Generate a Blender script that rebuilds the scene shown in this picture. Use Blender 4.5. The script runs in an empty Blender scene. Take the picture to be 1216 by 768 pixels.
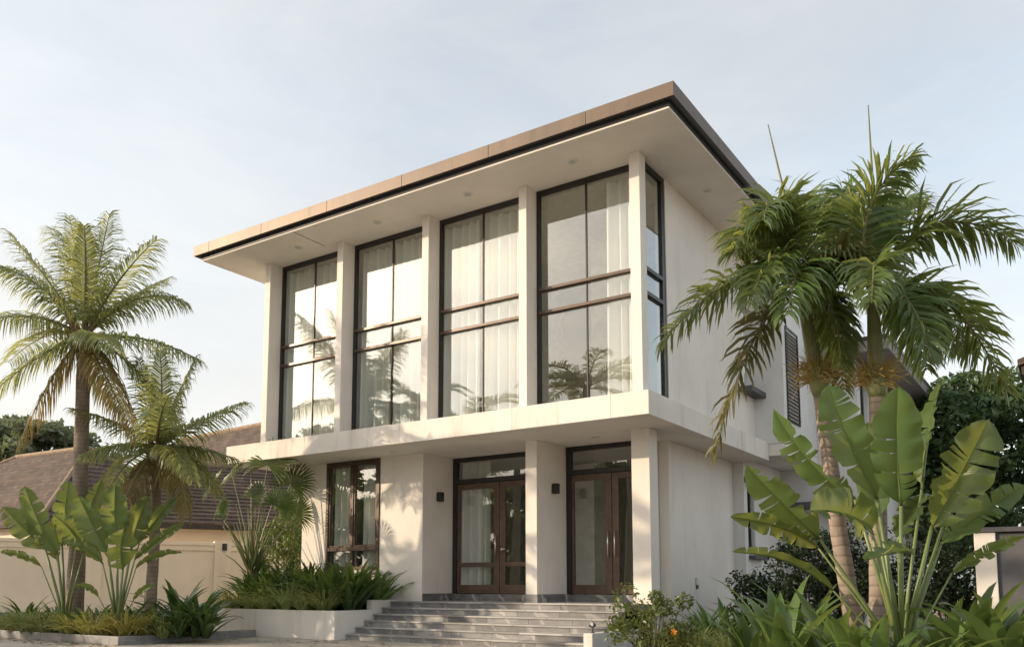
import bpy, math, random
import numpy as np
from mathutils import Vector, Matrix
from math import radians as R
random.seed(4); rng = np.random.default_rng(7)
scene = bpy.context.scene
COL = scene.collection

# ------------------------------------------------------------------ camera, sky, sun, exposure
F_PX, PX, PY = 1022.14, 599.317, 582.106
CP = Vector((6.03608, -13.36614, 0.19774)); YAW, PITCH = 0.592642, 0.109193
cam_d = bpy.data.cameras.new('camera'); cam = bpy.data.objects.new('camera', cam_d); COL.objects.link(cam)
cam.location = CP; cam.rotation_euler = (math.pi/2 + PITCH, 0, YAW)
cam_d.sensor_width = 36; cam_d.lens = 36*F_PX/1216
cam_d.shift_x = (608-PX)/1216; cam_d.shift_y = (PY-384)/1216
cam_d.clip_start = .1; cam_d.clip_end = 3000
scene.camera = cam
SUN_AZ, SUN_EL = 50, 17.2           # azimuth from the facade's normal (-Y) towards -X
sd = Vector((-math.sin(R(SUN_AZ))*math.cos(R(SUN_EL)), -math.cos(R(SUN_AZ))*math.cos(R(SUN_EL)), math.sin(R(SUN_EL))))
sun_l = bpy.data.lights.new('sun', 'SUN'); sun = bpy.data.objects.new('sun', sun_l); COL.objects.link(sun)
sun_l.energy = 2.0; sun_l.angle = R(.6); sun_l.color = (.84, .66, .465)
sun.rotation_euler = sd.to_track_quat('Z', 'Y').to_euler(); sun.location = sd*60
world = bpy.data.worlds.new('World'); scene.world = world; world.use_nodes = True
wn = world.node_tree.nodes; wl = world.node_tree.links; wn.clear()
wo = wn.new('ShaderNodeOutputWorld'); bg = wn.new('ShaderNodeBackground'); sky = wn.new('ShaderNodeTexSky')
sky.sky_type = 'NISHITA'; sky.sun_disc = False; sky.sun_elevation = R(SUN_EL)
sky.sun_rotation = math.atan2(sd.x, sd.y); sky.air_density = 1.0; sky.dust_density = 3.0; sky.ozone_density = 1.0
bg.inputs['Strength'].default_value = .15
tc = wn.new('ShaderNodeTexCoord'); mp = wn.new('ShaderNodeMapping'); mp.inputs['Scale'].default_value = (1.2, 1.2, 3.2)
nz = wn.new('ShaderNodeTexNoise'); nz.inputs['Scale'].default_value = 1.6; nz.inputs['Detail'].default_value = 7; nz.inputs['Roughness'].default_value = .6
cr = wn.new('ShaderNodeValToRGB'); cr.color_ramp.elements[0].position = .36; cr.color_ramp.elements[1].position = .66
cr.color_ramp.elements[0].color = (.50, .50, .50, 1); cr.color_ramp.elements[1].color = (.86, .86, .86, 1)
gl = wn.new('ShaderNodeMixRGB'); gl.blend_type = 'MULTIPLY'; gl.inputs[0].default_value = 1; gl.inputs[2].default_value = (1.24, 1.10, .92, 1); wl.new(sky.outputs[0], gl.inputs[1]); hs = wn.new('ShaderNodeRGBToBW'); cloud = wn.new('ShaderNodeMixRGB'); cloud.blend_type = 'MIX'; cloud.inputs[0].default_value = .74
cloud.inputs[2].default_value = (2.12, 2.13, 2.12, 1)
mx = wn.new('ShaderNodeMixRGB')
wl.new(tc.outputs['Generated'], mp.inputs[0]); wl.new(mp.outputs[0], nz.inputs['Vector']); wl.new(nz.outputs['Fac'], cr.inputs[0])
wl.new(gl.outputs[0], hs.inputs[0]); wl.new(hs.outputs[0], cloud.inputs[1])
wl.new(cr.outputs[0], mx.inputs[0]); wl.new(gl.outputs[0], mx.inputs[1]); wl.new(cloud.outputs[0], mx.inputs[2])
# thin wisps and a cream haze towards the sun's side of the horizon
nz2 = wn.new('ShaderNodeTexNoise'); nz2.inputs['Scale'].default_value = 2.6; nz2.inputs['Detail'].default_value = 9; nz2.inputs['Roughness'].default_value = .62; nz2.inputs['Distortion'].default_value = .6
cr2 = wn.new('ShaderNodeValToRGB'); cr2.color_ramp.elements[0].position = .38; cr2.color_ramp.elements[1].position = .70
cr2.color_ramp.elements[0].color = (.90, .925, .955, 1); cr2.color_ramp.elements[1].color = (1.06, 1.045, 1.03, 1)
wl.new(mp.outputs[0], nz2.inputs['Vector']); wl.new(nz2.outputs['Fac'], cr2.inputs[0])
wm = wn.new('ShaderNodeMixRGB'); wm.blend_type = 'MULTIPLY'; wm.inputs[0].default_value = 1; wl.new(mx.outputs[0], wm.inputs[1]); wl.new(cr2.outputs[0], wm.inputs[2])
sx = wn.new('ShaderNodeSeparateXYZ'); wl.new(tc.outputs['Generated'], sx.inputs[0])
ez = wn.new('ShaderNodeMapRange'); ez.inputs[1].default_value = .0; ez.inputs[2].default_value = .62; ez.inputs[3].default_value = .9; ez.inputs[4].default_value = 0; wl.new(sx.outputs['Z'], ez.inputs[0])
dt = wn.new('ShaderNodeVectorMath'); dt.operation = 'DOT_PRODUCT'; wl.new(tc.outputs['Generated'], dt.inputs[0]); dt.inputs[1].default_value = (sd.x, sd.y, 0)
dm = wn.new('ShaderNodeMapRange'); dm.inputs[1].default_value = -.45; dm.inputs[2].default_value = .40; wl.new(dt.outputs['Value'], dm.inputs[0])
fm = wn.new('ShaderNodeMath'); fm.operation = 'MULTIPLY'; wl.new(ez.outputs[0], fm.inputs[0]); wl.new(dm.outputs[0], fm.inputs[1])
hz_ = wn.new('ShaderNodeMixRGB'); hz_.inputs[2].default_value = (2.34, 2.24, 2.10, 1); wl.new(fm.outputs[0], hz_.inputs[0]); wl.new(wm.outputs[0], hz_.inputs[1])
wl.new(hz_.outputs[0], bg.inputs[0]); wl.new(bg.outputs[0], wo.inputs[0])
vs = scene.view_settings; vs.view_transform = 'Standard'; vs.look = 'None'; vs.gamma = 1; vs.use_curve_mapping = False; vs.exposure = 1.45
scene.cycles.max_bounces = 8; scene.cycles.transparent_max_bounces = 12; scene.cycles.glossy_bounces = 4

# ------------------------------------------------------------------ helpers
_r = Vector((math.cos(YAW), math.sin(YAW), 0)); _f = Vector((-math.sin(YAW), math.cos(YAW), 0)); _u = Vector((0, 0, 1))
_f2 = _f*math.cos(PITCH) + _u*math.sin(PITCH); _u2 = _u*math.cos(PITCH) - _f*math.sin(PITCH)
def W(u, v, d):                         # surveyed point: bearing/elevation read off the photo, at depth d metres
    return CP + (_f2 + _r*(u-PX)/F_PX - _u2*(v-PY)/F_PX)*d
def Gd(u, v, z):
    k = _f2 + _r*(u-PX)/F_PX - _u2*(v-PY)/F_PX
    return CP + k*((z-CP.z)/k.z)
ZG = -.915

class MB:
    def __init__(s): s.v = []; s.f = []; s.m = []; s.uv = {}
    def add(s, vs, fs, m=0, uv=None):
        b = len(s.v); s.v.extend([tuple(x) for x in vs])
        for f in fs: s.f.append(tuple(b+i for i in f)); s.m.append(m)
        if uv:
            for i, c in enumerate(uv): s.uv[b+i] = c
    def box(s, x0, x1, y0, y1, z0, z1, m=0):
        s.add([(x0,y0,z0),(x1,y0,z0),(x1,y1,z0),(x0,y1,z0),(x0,y0,z1),(x1,y0,z1),(x1,y1,z1),(x0,y1,z1)],
              [(0,3,2,1),(4,5,6,7),(0,1,5,4),(1,2,6,5),(2,3,7,6),(3,0,4,7)], m); return s
    def obox(s, a, b, w, z0, z1, m=0):  # a box along the ground line a-b, w thick
        a = Vector(a[:2]); b = Vector(b[:2]); n = (b-a).normalized(); n = Vector((-n.y, n.x))*w/2
        P = [a-n, b-n, b+n, a+n]
        s.add([(p.x,p.y,z0) for p in P]+[(p.x,p.y,z1) for p in P], [(0,3,2,1),(4,5,6,7),(0,1,5,4),(1,2,6,5),(2,3,7,6),(3,0,4,7)], m); return s
    def tube(s, pts, rad, n=8, m=0, cap=True):
        pts = [Vector(p) for p in pts]
        if not hasattr(rad, '__len__'): rad = [rad]*len(pts)
        rings = []; prev = None
        for i, p in enumerate(pts):
            t = (pts[min(i+1, len(pts)-1)] - pts[max(i-1, 0)]).normalized()
            if prev is None:
                a = Vector((1,0,0)) if abs(t.x) < .8 else Vector((0,1,0)); a = (a - t*a.dot(t)).normalized()
            else: a = (prev - t*prev.dot(t)).normalized()
            prev = a; b = t.cross(a)
            rings.append([p + (a*math.cos(k*2*math.pi/n) + b*math.sin(k*2*math.pi/n))*rad[i] for k in range(n)])
        fs = []
        for i in range(len(rings)-1):
            for k in range(n): fs.append((i*n+k, i*n+(k+1)%n, (i+1)*n+(k+1)%n, (i+1)*n+k))
        if cap: fs.append(tuple(range(n))[::-1]); fs.append(tuple((len(rings)-1)*n+k for k in range(n)))
        s.add([q for r in rings for q in r], fs, m); return s
    def build(s, name, mats, parent=None, smooth=False, bevel=0):
        me = bpy.data.meshes.new(name)
        off = Vector((0,0,0)); q = parent
        while q is not None: off += q.location; q = q.parent
        me.from_pydata([(x-off.x, y-off.y, z-off.z) for x, y, z in s.v], [], s.f)
        if not isinstance(mats, (list, tuple)): mats = [mats]
        for mt in mats: me.materials.append(mt)
        me.polygons.foreach_set('material_index', s.m)
        if smooth: me.polygons.foreach_set('use_smooth', [True]*len(me.polygons))
        if s.uv:
            ul = me.uv_layers.new(name='UVMap'); li = np.zeros(len(me.loops), np.int32); me.loops.foreach_get('vertex_index', li)
            ul.data.foreach_set('uv', np.array([s.uv.get(int(i), (0,0)) for i in li], np.float32).ravel())
        me.update()
        o = bpy.data.objects.new(name, me); COL.objects.link(o)
        if parent is not None: o.parent = parent
        if bevel:
            b = o.modifiers.new('bevel', 'BEVEL'); b.width = bevel; b.segments = 2; b.limit_method = 'ANGLE'; b.angle_limit = R(40)
        return o
def tag(o, label=None, cat=None, group=None, kind=None):
    if label: o['label'] = label
    if cat: o['category'] = cat
    if group: o['group'] = group
    if kind: o['kind'] = kind
    return o
def thing(name, label, cat, loc=(0,0,0), group=None):
    o = bpy.data.objects.new(name, None); COL.objects.link(o); o.location = loc; o.empty_display_size = .2
    return tag(o, label, cat, group)
def dup(o, loc, rz=0, sc=1, label=None, group=None):
    c = o.copy(); COL.objects.link(c); c.location = loc; c.rotation_euler = (0,0,rz); c.scale = (sc,sc,sc)
    for ch in o.children:
        k = ch.copy(); COL.objects.link(k); k.parent = c
        for g in ch.children:
            h = g.copy(); COL.objects.link(h); h.parent = k
    if label: c['label'] = label
    if group: c['group'] = group
    return c

# ------------------------------------------------------------------ materials
def mat(name):
    m = bpy.data.materials.new(name); m.use_nodes = True; n = m.node_tree.nodes; n.clear()
    out = n.new('ShaderNodeOutputMaterial'); p = n.new('ShaderNodeBsdfPrincipled'); m.node_tree.links.new(p.outputs[0], out.inputs[0])
    return m, n, m.node_tree.links, p, out
def noise_mix(n, l, c1, c2, scale, detail=5, lo=.35, hi=.65, vec=None, mapscale=None, rough=.55):
    t = n.new('ShaderNodeTexCoord'); nz = n.new('ShaderNodeTexNoise'); nz.inputs['Scale'].default_value = scale; nz.inputs['Detail'].default_value = detail
    nz.inputs['Roughness'].default_value = rough
    src = vec or t.outputs['Object']
    if mapscale:
        mpn = n.new('ShaderNodeMapping'); mpn.inputs['Scale'].default_value = mapscale; l.new(src, mpn.inputs[0]); src = mpn.outputs[0]
    l.new(src, nz.inputs['Vector'])
    r = n.new('ShaderNodeValToRGB'); r.color_ramp.elements[0].position = lo; r.color_ramp.elements[1].position = hi
    r.color_ramp.elements[0].color = (*c1, 1); r.color_ramp.elements[1].color = (*c2, 1)
    l.new(nz.outputs['Fac'], r.inputs[0]); return r.outputs[0], nz.outputs['Fac']
def mixc(n, l, fac, a, b, mode='MIX'):
    m = n.new('ShaderNodeMixRGB'); m.blend_type = mode
    if isinstance(fac, (int, float)): m.inputs[0].default_value = fac
    else: l.new(fac, m.inputs[0])
    for i, c in ((1, a), (2, b)):
        if isinstance(c, tuple): m.inputs[i].default_value = (*c, 1)
        else: l.new(c, m.inputs[i])
    return m.outputs[0]
def bump(n, l, p, h, strength=.3, dist=.01):
    b = n.new('ShaderNodeBump'); b.inputs['Strength'].default_value = strength; b.inputs['Distance'].default_value = dist
    l.new(h, b.inputs['Height']); l.new(b.outputs[0], p.inputs['Normal'])
def plain(name, c, rough=.5, metal=0, c2=None, scale=6, bs=0, bscale=80, spec=None):
    m, n, l, p, o = mat(name); p.inputs['Roughness'].default_value = rough; p.inputs['Metallic'].default_value = metal
    if spec is not None: p.inputs['Specular IOR Level'].default_value = spec
    col, f = noise_mix(n, l, c, c2 or tuple(x*.85 for x in c), scale); l.new(col, p.inputs['Base Color'])
    if bs:
        _, f2 = noise_mix(n, l, (0,0,0), (1,1,1), bscale, 3); bump(n, l, p, f2, bs, .01)
    return m
def plaster(name, c, stain=.12):
    m, n, l, p, o = mat(name); p.inputs['Roughness'].default_value = .85; p.inputs['Specular IOR Level'].default_value = .25
    a, f = noise_mix(n, l, tuple(x*.90 for x in c), c, .9, 7)
    s, _ = noise_mix(n, l, (0,0,0), (1,1,1), 2.2, 6, .55, .8, mapscale=(1.6, 1.6, .18))
    st = mixc(n, l, s, (1,1,1), tuple([1-stain, 1-stain*1.1, 1-stain*1.25])); l.new(mixc(n, l, 1.0, a, st, 'MULTIPLY'), p.inputs['Base Color'])
    _, f2 = noise_mix(n, l, (0,0,0), (1,1,1), 55, 4); bump(n, l, p, f2, .22, .012)
    return m
M = {}
M['wall'] = plaster('cream_plaster', (.81,.765,.71), .12); M['soffit'] = plaster('soffit_plaster', (.83,.785,.73), .04)
M['ledge'] = plaster('ledge_plaster', (.79,.745,.69), .32); M['white'] = plaster('white_plaster', (.76,.755,.74), .06); M['inner'] = plain('inner_plaster', (.72,.67,.58), .9)
M['planter'] = plaster('planter_plaster', (.74,.71,.66), .25); M['yard'] = plaster('yard_wall_plaster', (.86,.74,.58), .08)
def fascia_mat():
    m, n, l, p, o = mat('fascia_metal'); p.inputs['Metallic'].default_value = .3; p.inputs['Roughness'].default_value = .5
    a, f = noise_mix(n, l, (.145,.103,.074), (.10,.076,.06), 1.1, 5, .3, .7, mapscale=(1, 1, .5))
    s, _ = noise_mix(n, l, (0,0,0), (1,1,1), 5, 6, .55, .85, mapscale=(1.5, 1.5, .12))
    l.new(mixc(n, l, s, a, (.075,.057,.045)), p.inputs['Base Color']); return m
M['fascia'] = fascia_mat(); M['gutter'] = plain('gutter_metal', (.045,.046,.05), .4, .3)
M['frame'] = plain('bronze_frame', (.085,.058,.042), .35, .3, (.07,.048,.036)); M['dark'] = plain('black_frame', (.025,.024,.024), .4, .2)
M['wood'] = plain('door_timber', (.105,.062,.040), .45, 0, (.07,.042,.028), 9); M['steel'] = plain('brushed_steel', (.75,.74,.72), .25, 1)
M['hood'] = plain('grey_concrete', (.10,.10,.11), .7); M['black'] = plain('black_paint', (.018,.018,.02), .45)
M['shade_grey'] = plain('grey_soffit', (.27,.25,.24), .8); M['lens'] = plain('lamp_lens', (.55,.54,.5), .3); M['terracotta'] = plain('terracotta', (.33,.14,.075), .8, 0, (.24,.10,.06), 12)
M['cloth'] = None
def glass_mat():
    m, n, l, p, o = mat('window_glass'); n.remove(p)
    t = n.new('ShaderNodeBsdfTransparent'); t.inputs[0].default_value = (.95,.97,.96,1)
    g = n.new('ShaderNodeBsdfGlossy'); g.inputs['Roughness'].default_value = .0; g.inputs[0].default_value = (.93,.97,1,1)
    lw = n.new('ShaderNodeLayerWeight'); pw = n.new('ShaderNodeMath'); pw.operation = 'POWER'; l.new(lw.outputs['Facing'], pw.inputs[0]); pw.inputs[1].default_value = 4; fr = n.new('ShaderNodeMath'); fr.operation = 'MULTIPLY_ADD'; l.new(pw.outputs[0], fr.inputs[0]); fr.inputs[1].default_value = .85; fr.inputs[2].default_value = .105
    tcn = n.new('ShaderNodeTexCoord'); nzn = n.new('ShaderNodeTexNoise'); nzn.inputs['Scale'].default_value = .9; nzn.inputs['Detail'].default_value = 1
    b = n.new('ShaderNodeBump'); b.inputs['Strength'].default_value = .035; b.inputs['Distance'].default_value = .04
    l.new(tcn.outputs['Object'], nzn.inputs['Vector']); l.new(nzn.outputs['Fac'], b.inputs['Height']); l.new(b.outputs[0], g.inputs['Normal'])
    x = n.new('ShaderNodeMixShader'); l.new(fr.outputs[0], x.inputs[0]); l.new(t.outputs[0], x.inputs[1]); l.new(g.outputs[0], x.inputs[2]); l.new(x.outputs[0], o.inputs[0])
    return m
M['glass'] = glass_mat()
def cloth_mat():
    m, n, l, p, o = mat('curtain_cloth'); p.inputs['Base Color'].default_value = (.86,.84,.80,1); p.inputs['Roughness'].default_value = .9
    t = n.new('ShaderNodeBsdfTranslucent'); t.inputs[0].default_value = (.75,.72,.66,1)
    x = n.new('ShaderNodeMixShader'); x.inputs[0].default_value = .3; l.new(p.outputs[0], x.inputs[1]); l.new(t.outputs[0], x.inputs[2]); l.new(x.outputs[0], o.inputs[0]); return m
M['cloth'] = cloth_mat()
def leaf_mat(name, c, c2, rough=.42, trans=.25, tcol=None, scale=2.5, ribs=0, tint=None):
    m, n, l, p, o = mat(name); p.inputs['Roughness'].default_value = rough; p.inputs['Specular IOR Level'].default_value = .45
    col, f = noise_mix(n, l, c, c2, scale, 3, .3, .7)
    oi = n.new('ShaderNodeObjectInfo'); hv = n.new('ShaderNodeHueSaturation'); mr = n.new('ShaderNodeMapRange'); mr.inputs[3].default_value = .75; mr.inputs[4].default_value = 1.25
    l.new(oi.outputs['Random'], mr.inputs[0]); l.new(mr.outputs[0], hv.inputs['Value'])
    mr2 = n.new('ShaderNodeMapRange'); mr2.inputs[3].default_value = .485; mr2.inputs[4].default_value = .512; l.new(oi.outputs['Random'], mr2.inputs[0]); l.new(mr2.outputs[0], hv.inputs['Hue'])
    l.new(col, hv.inputs['Color'])
    if ribs:
        uv = n.new('ShaderNodeUVMap'); sp = n.new('ShaderNodeSeparateXYZ'); l.new(uv.outputs[0], sp.inputs[0])
        ab = n.new('ShaderNodeMath'); ab.operation = 'ABSOLUTE'; l.new(sp.outputs['Y'], ab.inputs[0])
        ad = n.new('ShaderNodeMath'); ad.operation = 'MULTIPLY_ADD'; l.new(ab.outputs[0], ad.inputs[0]); ad.inputs[1].default_value = -.10; l.new(sp.outputs['X'], ad.inputs[2])
        ml = n.new('ShaderNodeMath'); ml.operation = 'MULTIPLY'; l.new(ad.outputs[0], ml.inputs[0]); ml.inputs[1].default_value = ribs*6.283
        sn = n.new('ShaderNodeMath'); sn.operation = 'SINE'; l.new(ml.outputs[0], sn.inputs[0])
        bump(n, l, p, sn.outputs[0], .10, .010)
        # a pale midrib line and browned margins
        st = n.new('ShaderNodeMapRange'); st.inputs[1].default_value = .955; st.inputs[2].default_value = 1.03; l.new(ab.outputs[0], st.inputs[0])
        ss = n.new('ShaderNodeMapRange'); ss.inputs[1].default_value = -1; ss.inputs[2].default_value = 1; ss.inputs[3].default_value = .80; ss.inputs[4].default_value = 1.12; l.new(sn.outputs[0], ss.inputs[0])
        cc = mixc(n, l, 1.0, hv.outputs[0], ss.outputs[0], 'MULTIPLY')
        yl, _ = noise_mix(n, l, (0,0,0), (1,1,1), 3.1, 6, .56, .74); ym = n.new('ShaderNodeMath'); ym.operation = 'MULTIPLY'; l.new(yl, ym.inputs[0]); ym.inputs[1].default_value = .45
        cc = mixc(n, l, ym.outputs[0], cc, (.17,.16,.04))
        rg = n.new('ShaderNodeMapRange'); rg.inputs[1].default_value = .0; rg.inputs[2].default_value = .045; l.new(ab.outputs[0], rg.inputs[0]); cc = mixc(n, l, rg.outputs[0], (.16,.20,.06), cc)
        colf = mixc(n, l, st.outputs[0], cc, (.16,.11,.04))
    else: colf = hv.outputs[0]
    l.new(colf, p.inputs['Base Color'])
    t = n.new('ShaderNodeBsdfTranslucent'); t.inputs[0].default_value = (*(tcol or (c2[0]*2.2, c2[1]*2.0, c2[2]*.8)), 1)
    x = n.new('ShaderNodeMixShader'); x.inputs[0].default_value = trans
    l.new(p.outputs[0], x.inputs[1]); l.new(t.outputs[0], x.inputs[2]); l.new(x.outputs[0], o.inputs[0]); return m
M['coco'] = leaf_mat('coconut_leaf', (.075,.120,.048), (.135,.175,.072), .33, .42, (.52,.54,.18))
M['cocoy'] = leaf_mat('yellowing_coconut_leaf', (.22,.16,.055), (.13,.12,.04), .5, .3, (.45,.33,.10))
M['fox'] = leaf_mat('foxtail_leaf', (.048,.098,.030), (.095,.140,.044), .27, .32, (.42,.46,.11))
M['foxy'] = leaf_mat('old_and_sunlit_foxtail_leaf', (.15,.14,.045), (.08,.095,.03), .4, .22, (.35,.32,.10))
M['rachis'] = plain('frond_stem', (.17,.17,.06), .45, 0, (.13,.12,.045))
M['ban'] = leaf_mat('banana_leaf', (.036,.086,.027), (.078,.132,.040), .30, .32, (.50,.56,.13), 1.5, 55)
M['petiole'] = plain('banana_stalk', (.17,.22,.075), .4, 0, (.11,.15,.05), 3)
M['lily'] = leaf_mat('lily_leaf', (.030,.070,.020), (.060,.115,.034), .30, .2, (.22,.32,.07))
M['lilyb'] = leaf_mat('bright_lily_leaf', (.06,.12,.03), (.11,.175,.05), .32, .28, (.34,.44,.10))
M['spider'] = leaf_mat('striped_grass_leaf', (.15,.23,.06), (.36,.40,.17), .45, .3, (.45,.45,.14), 9)
M['spidery'] = leaf_mat('yellow_grass_leaf', (.30,.32,.07), (.46,.45,.17), .45, .3, (.55,.48,.12), 9)
M['fan'] = leaf_mat('fan_palm_leaf', (.05,.095,.025), (.09,.135,.04), .4, .3, (.28,.36,.08))
M['bush'] = leaf_mat('shrub_leaf', (.06,.10,.02), (.12,.16,.04), .4, .25, (.30,.36,.08), 8)
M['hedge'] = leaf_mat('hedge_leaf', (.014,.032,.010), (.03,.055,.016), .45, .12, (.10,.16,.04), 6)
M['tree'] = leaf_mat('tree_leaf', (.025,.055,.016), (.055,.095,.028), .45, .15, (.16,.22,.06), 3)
M['treehaze'] = leaf_mat('haze_pale_tree_leaf', (.15,.18,.11), (.21,.24,.15), .7, .3, (.22,.26,.10), 3)  # leaf colour paled to imitate distance haze
M['flower'] = plain('orange_petal', (.75,.22,.03), .5)
def bark(name, c1, c2, ring=18, ringc=(.06,.045,.035), rs=.6):
    m, n, l, p, o = mat(name); p.inputs['Roughness'].default_value = .85
    a, f = noise_mix(n, l, c1, c2, 7, 5, .3, .7, mapscale=(1,1,.5))
    t = n.new('ShaderNodeTexCoord'); w = n.new('ShaderNodeTexWave'); w.wave_type = 'BANDS'; w.bands_direction = 'Z'; w.inputs['Scale'].default_value = ring/6.283*2
    w.inputs['Distortion'].default_value = 1.6; w.inputs['Detail'].default_value = 2; w.inputs['Detail Scale'].default_value = 2; l.new(t.outputs['Object'], w.inputs['Vector'])
    r = n.new('ShaderNodeValToRGB'); r.color_ramp.elements[0].position = .02; r.color_ramp.elements[1].position = .16; l.new(w.outputs['Fac'], r.inputs[0])
    r.color_ramp.elements[0].color = (1-rs,)*3+(1,)
    l.new(mixc(n, l, r.outputs[0], ringc, a), p.inputs['Base Color']); _, f3 = noise_mix(n, l, (0,0,0), (1,1,1), 30, 6, mapscale=(1,1,.4)); bump(n, l, p, mixc(n, l, .6, w.outputs['Fac'], f3), .45, .02); return m
M['bark_coco'] = bark('coconut_bark', (.30,.24,.19), (.18,.14,.11), 11, (.10,.08,.06), .45)
M['bark_fox'] = bark('foxtail_bark', (.34,.275,.225), (.20,.165,.135), 8, (.10,.08,.065), .5)
M['shaft'] = plain('crown_shaft', (.20,.23,.09), .4, 0, (.27,.28,.15), 5); M['husk'] = plain('palm_fibre', (.22,.15,.09), .9, 0, (.13,.085,.05), 20, .6)
M['fruitstalk'] = plain('fruit_stalk', (.55,.44,.16), .7, 0, (.34,.22,.09), 6); M['wood_bark'] = plain('tree_bark', (.10,.08,.06), .9, 0, (.06,.05,.04), 8, .5, 30)
def stone(name, c1, c2, joint, bw, vein=.5, axis='xz'):
    m, n, l, p, o = mat(name); p.inputs['Roughness'].default_value = .5
    t = n.new('ShaderNodeTexCoord'); oi = n.new('ShaderNodeObjectInfo')
    sp = n.new('ShaderNodeSeparateXYZ'); l.new(t.outputs['Object'], sp.inputs[0])
    ad = n.new('ShaderNodeMath'); ad.operation = 'MULTIPLY_ADD'; l.new(oi.outputs['Random'], ad.inputs[0]); ad.inputs[1].default_value = 37; l.new(sp.outputs['X'], ad.inputs[2])
    cb = n.new('ShaderNodeCombineXYZ'); l.new(ad.outputs[0], cb.inputs[0]); cb.inputs[1].default_value = .5
    br = n.new('ShaderNodeTexBrick'); br.offset = 0; br.inputs['Scale'].default_value = 1; br.inputs['Brick Width'].default_value = bw; br.inputs['Row Height'].default_value = 1.0
    br.inputs['Mortar Size'].default_value = .006; br.inputs['Color1'].default_value = (.62,.62,.62,1); br.inputs['Color2'].default_value = (1.25,1.25,1.25,1); br.inputs['Mortar'].default_value = (.3,.3,.3,1)
    br.inputs['Bias'].default_value = 0; l.new(cb.outputs[0], br.inputs['Vector'])
    cb2 = n.new('ShaderNodeCombineXYZ'); l.new(ad.outputs[0], cb2.inputs[0]); l.new(sp.outputs['Y'], cb2.inputs[1]); l.new(sp.outputs['Z'], cb2.inputs[2])
    a, f = noise_mix(n, l, c1, c2, 3.2, 8, .3, .7, vec=cb2.outputs[0], mapscale=(1, 1, 2.4), rough=.65)
    wv = n.new('ShaderNodeTexWave'); wv.bands_direction = 'DIAGONAL'; wv.inputs['Scale'].default_value = .8; wv.inputs['Distortion'].default_value = 9; wv.inputs['Detail'].default_value = 4; l.new(cb2.outputs[0], wv.inputs['Vector'])
    vr = n.new('ShaderNodeValToRGB'); vr.color_ramp.elements[0].position = .93; vr.color_ramp.elements[1].position = 1.0; l.new(wv.outputs['Fac'], vr.inputs[0])
    vm = n.new('ShaderNodeMath'); vm.operation = 'MULTIPLY'; l.new(vr.outputs[0], vm.inputs[0]); vm.inputs[1].default_value = vein
    a2 = mixc(n, l, vm.outputs[0], a, (.48,.46,.43)); l.new(mixc(n, l, 1.0, a2, br.outputs['Color'], 'MULTIPLY'), p.inputs['Base Color'])
    bump(n, l, p, f, .12, .01); return m
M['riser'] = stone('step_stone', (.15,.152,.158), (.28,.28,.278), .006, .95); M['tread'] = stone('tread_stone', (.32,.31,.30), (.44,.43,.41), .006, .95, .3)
M['marble'] = stone('grey_marble', (.10,.10,.105), (.27,.265,.26), .006, 1.7, .9)
def paving():
    m, n, l, p, o = mat('driveway_paving'); p.inputs['Roughness'].default_value = .8
    a, f = noise_mix(n, l, (.40,.355,.30), (.52,.465,.395), 1.3, 8, .3, .7)
    t = n.new('ShaderNodeTexCoord'); br = n.new('ShaderNodeTexBrick'); br.inputs['Scale'].default_value = 1; br.inputs['Brick Width'].default_value = .6; br.inputs['Row Height'].default_value = .3
    br.inputs['Mortar Size'].default_value = .008; br.inputs['Color1'].default_value = (.8,.8,.8,1); br.inputs['Color2'].default_value = (1.1,1.08,1.05,1); br.inputs['Mortar'].default_value = (.35,.33,.3,1)
    l.new(t.outputs['Object'], br.inputs['Vector']); l.new(mixc(n, l, 1.0, a, br.outputs['Color'], 'MULTIPLY'), p.inputs['Base Color'])
    _, f2 = noise_mix(n, l, (0,0,0), (1,1,1), 40, 4); bump(n, l, p, f2, .4, .01); return m
M['pave'] = paving(); M['soil'] = plain('garden_soil', (.055,.042,.03), .95, 0, (.09,.07,.05), 9, .8, 25); M['earth'] = plain('ground_earth', (.34,.28,.21), .95, 0, (.26,.22,.16), .6, .5, 12)
M['kerb'] = stone('kerb_stone', (.16,.16,.165), (.28,.28,.275), .006, .8, .1)
def tile():
    m, n, l, p, o = mat('roof_tiles'); p.inputs['Roughness'].default_value = .8
    t = n.new('ShaderNodeTexCoord'); sp = n.new('ShaderNodeSeparateXYZ'); l.new(t.outputs['Object'], sp.inputs[0])
    ad = n.new('ShaderNodeMath'); ad.operation = 'ADD'; l.new(sp.outputs['X'], ad.inputs[0]); l.new(sp.outputs['Y'], ad.inputs[1])
    cb = n.new('ShaderNodeCombineXYZ'); l.new(ad.outputs[0], cb.inputs[0]); l.new(sp.outputs['Z'], cb.inputs[1])
    br = n.new('ShaderNodeTexBrick'); br.offset = .5; br.inputs['Scale'].default_value = 1; br.inputs['Brick Width'].default_value = .3; br.inputs['Row Height'].default_value = .2
    br.inputs['Mortar Size'].default_value = .012; br.inputs['Color1'].default_value = (.075,.052,.042,1); br.inputs['Color2'].default_value = (.145,.10,.078,1); br.inputs['Mortar'].default_value = (.05,.04,.035,1)
    l.new(cb.outputs[0], br.inputs['Vector'])
    a, f = noise_mix(n, l, (.6,.62,.6), (1.15,1.1,1.05), .9, 6, .3, .7); l.new(mixc(n, l, 1.0, br.outputs['Color'], a, 'MULTIPLY'), p.inputs['Base Color'])
    bump(n, l, p, br.outputs['Fac'], -.6, .03); return m
M['tile'] = tile(); M['ridge'] = plain('ridge_tiles', (.34,.24,.16), .8, 0, (.22,.16,.11), 5); M['timber'] = plain('dark_timber', (.05,.04,.035), .8)
M['cable'] = plain('cable', (.02,.02,.02), .7)

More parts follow.
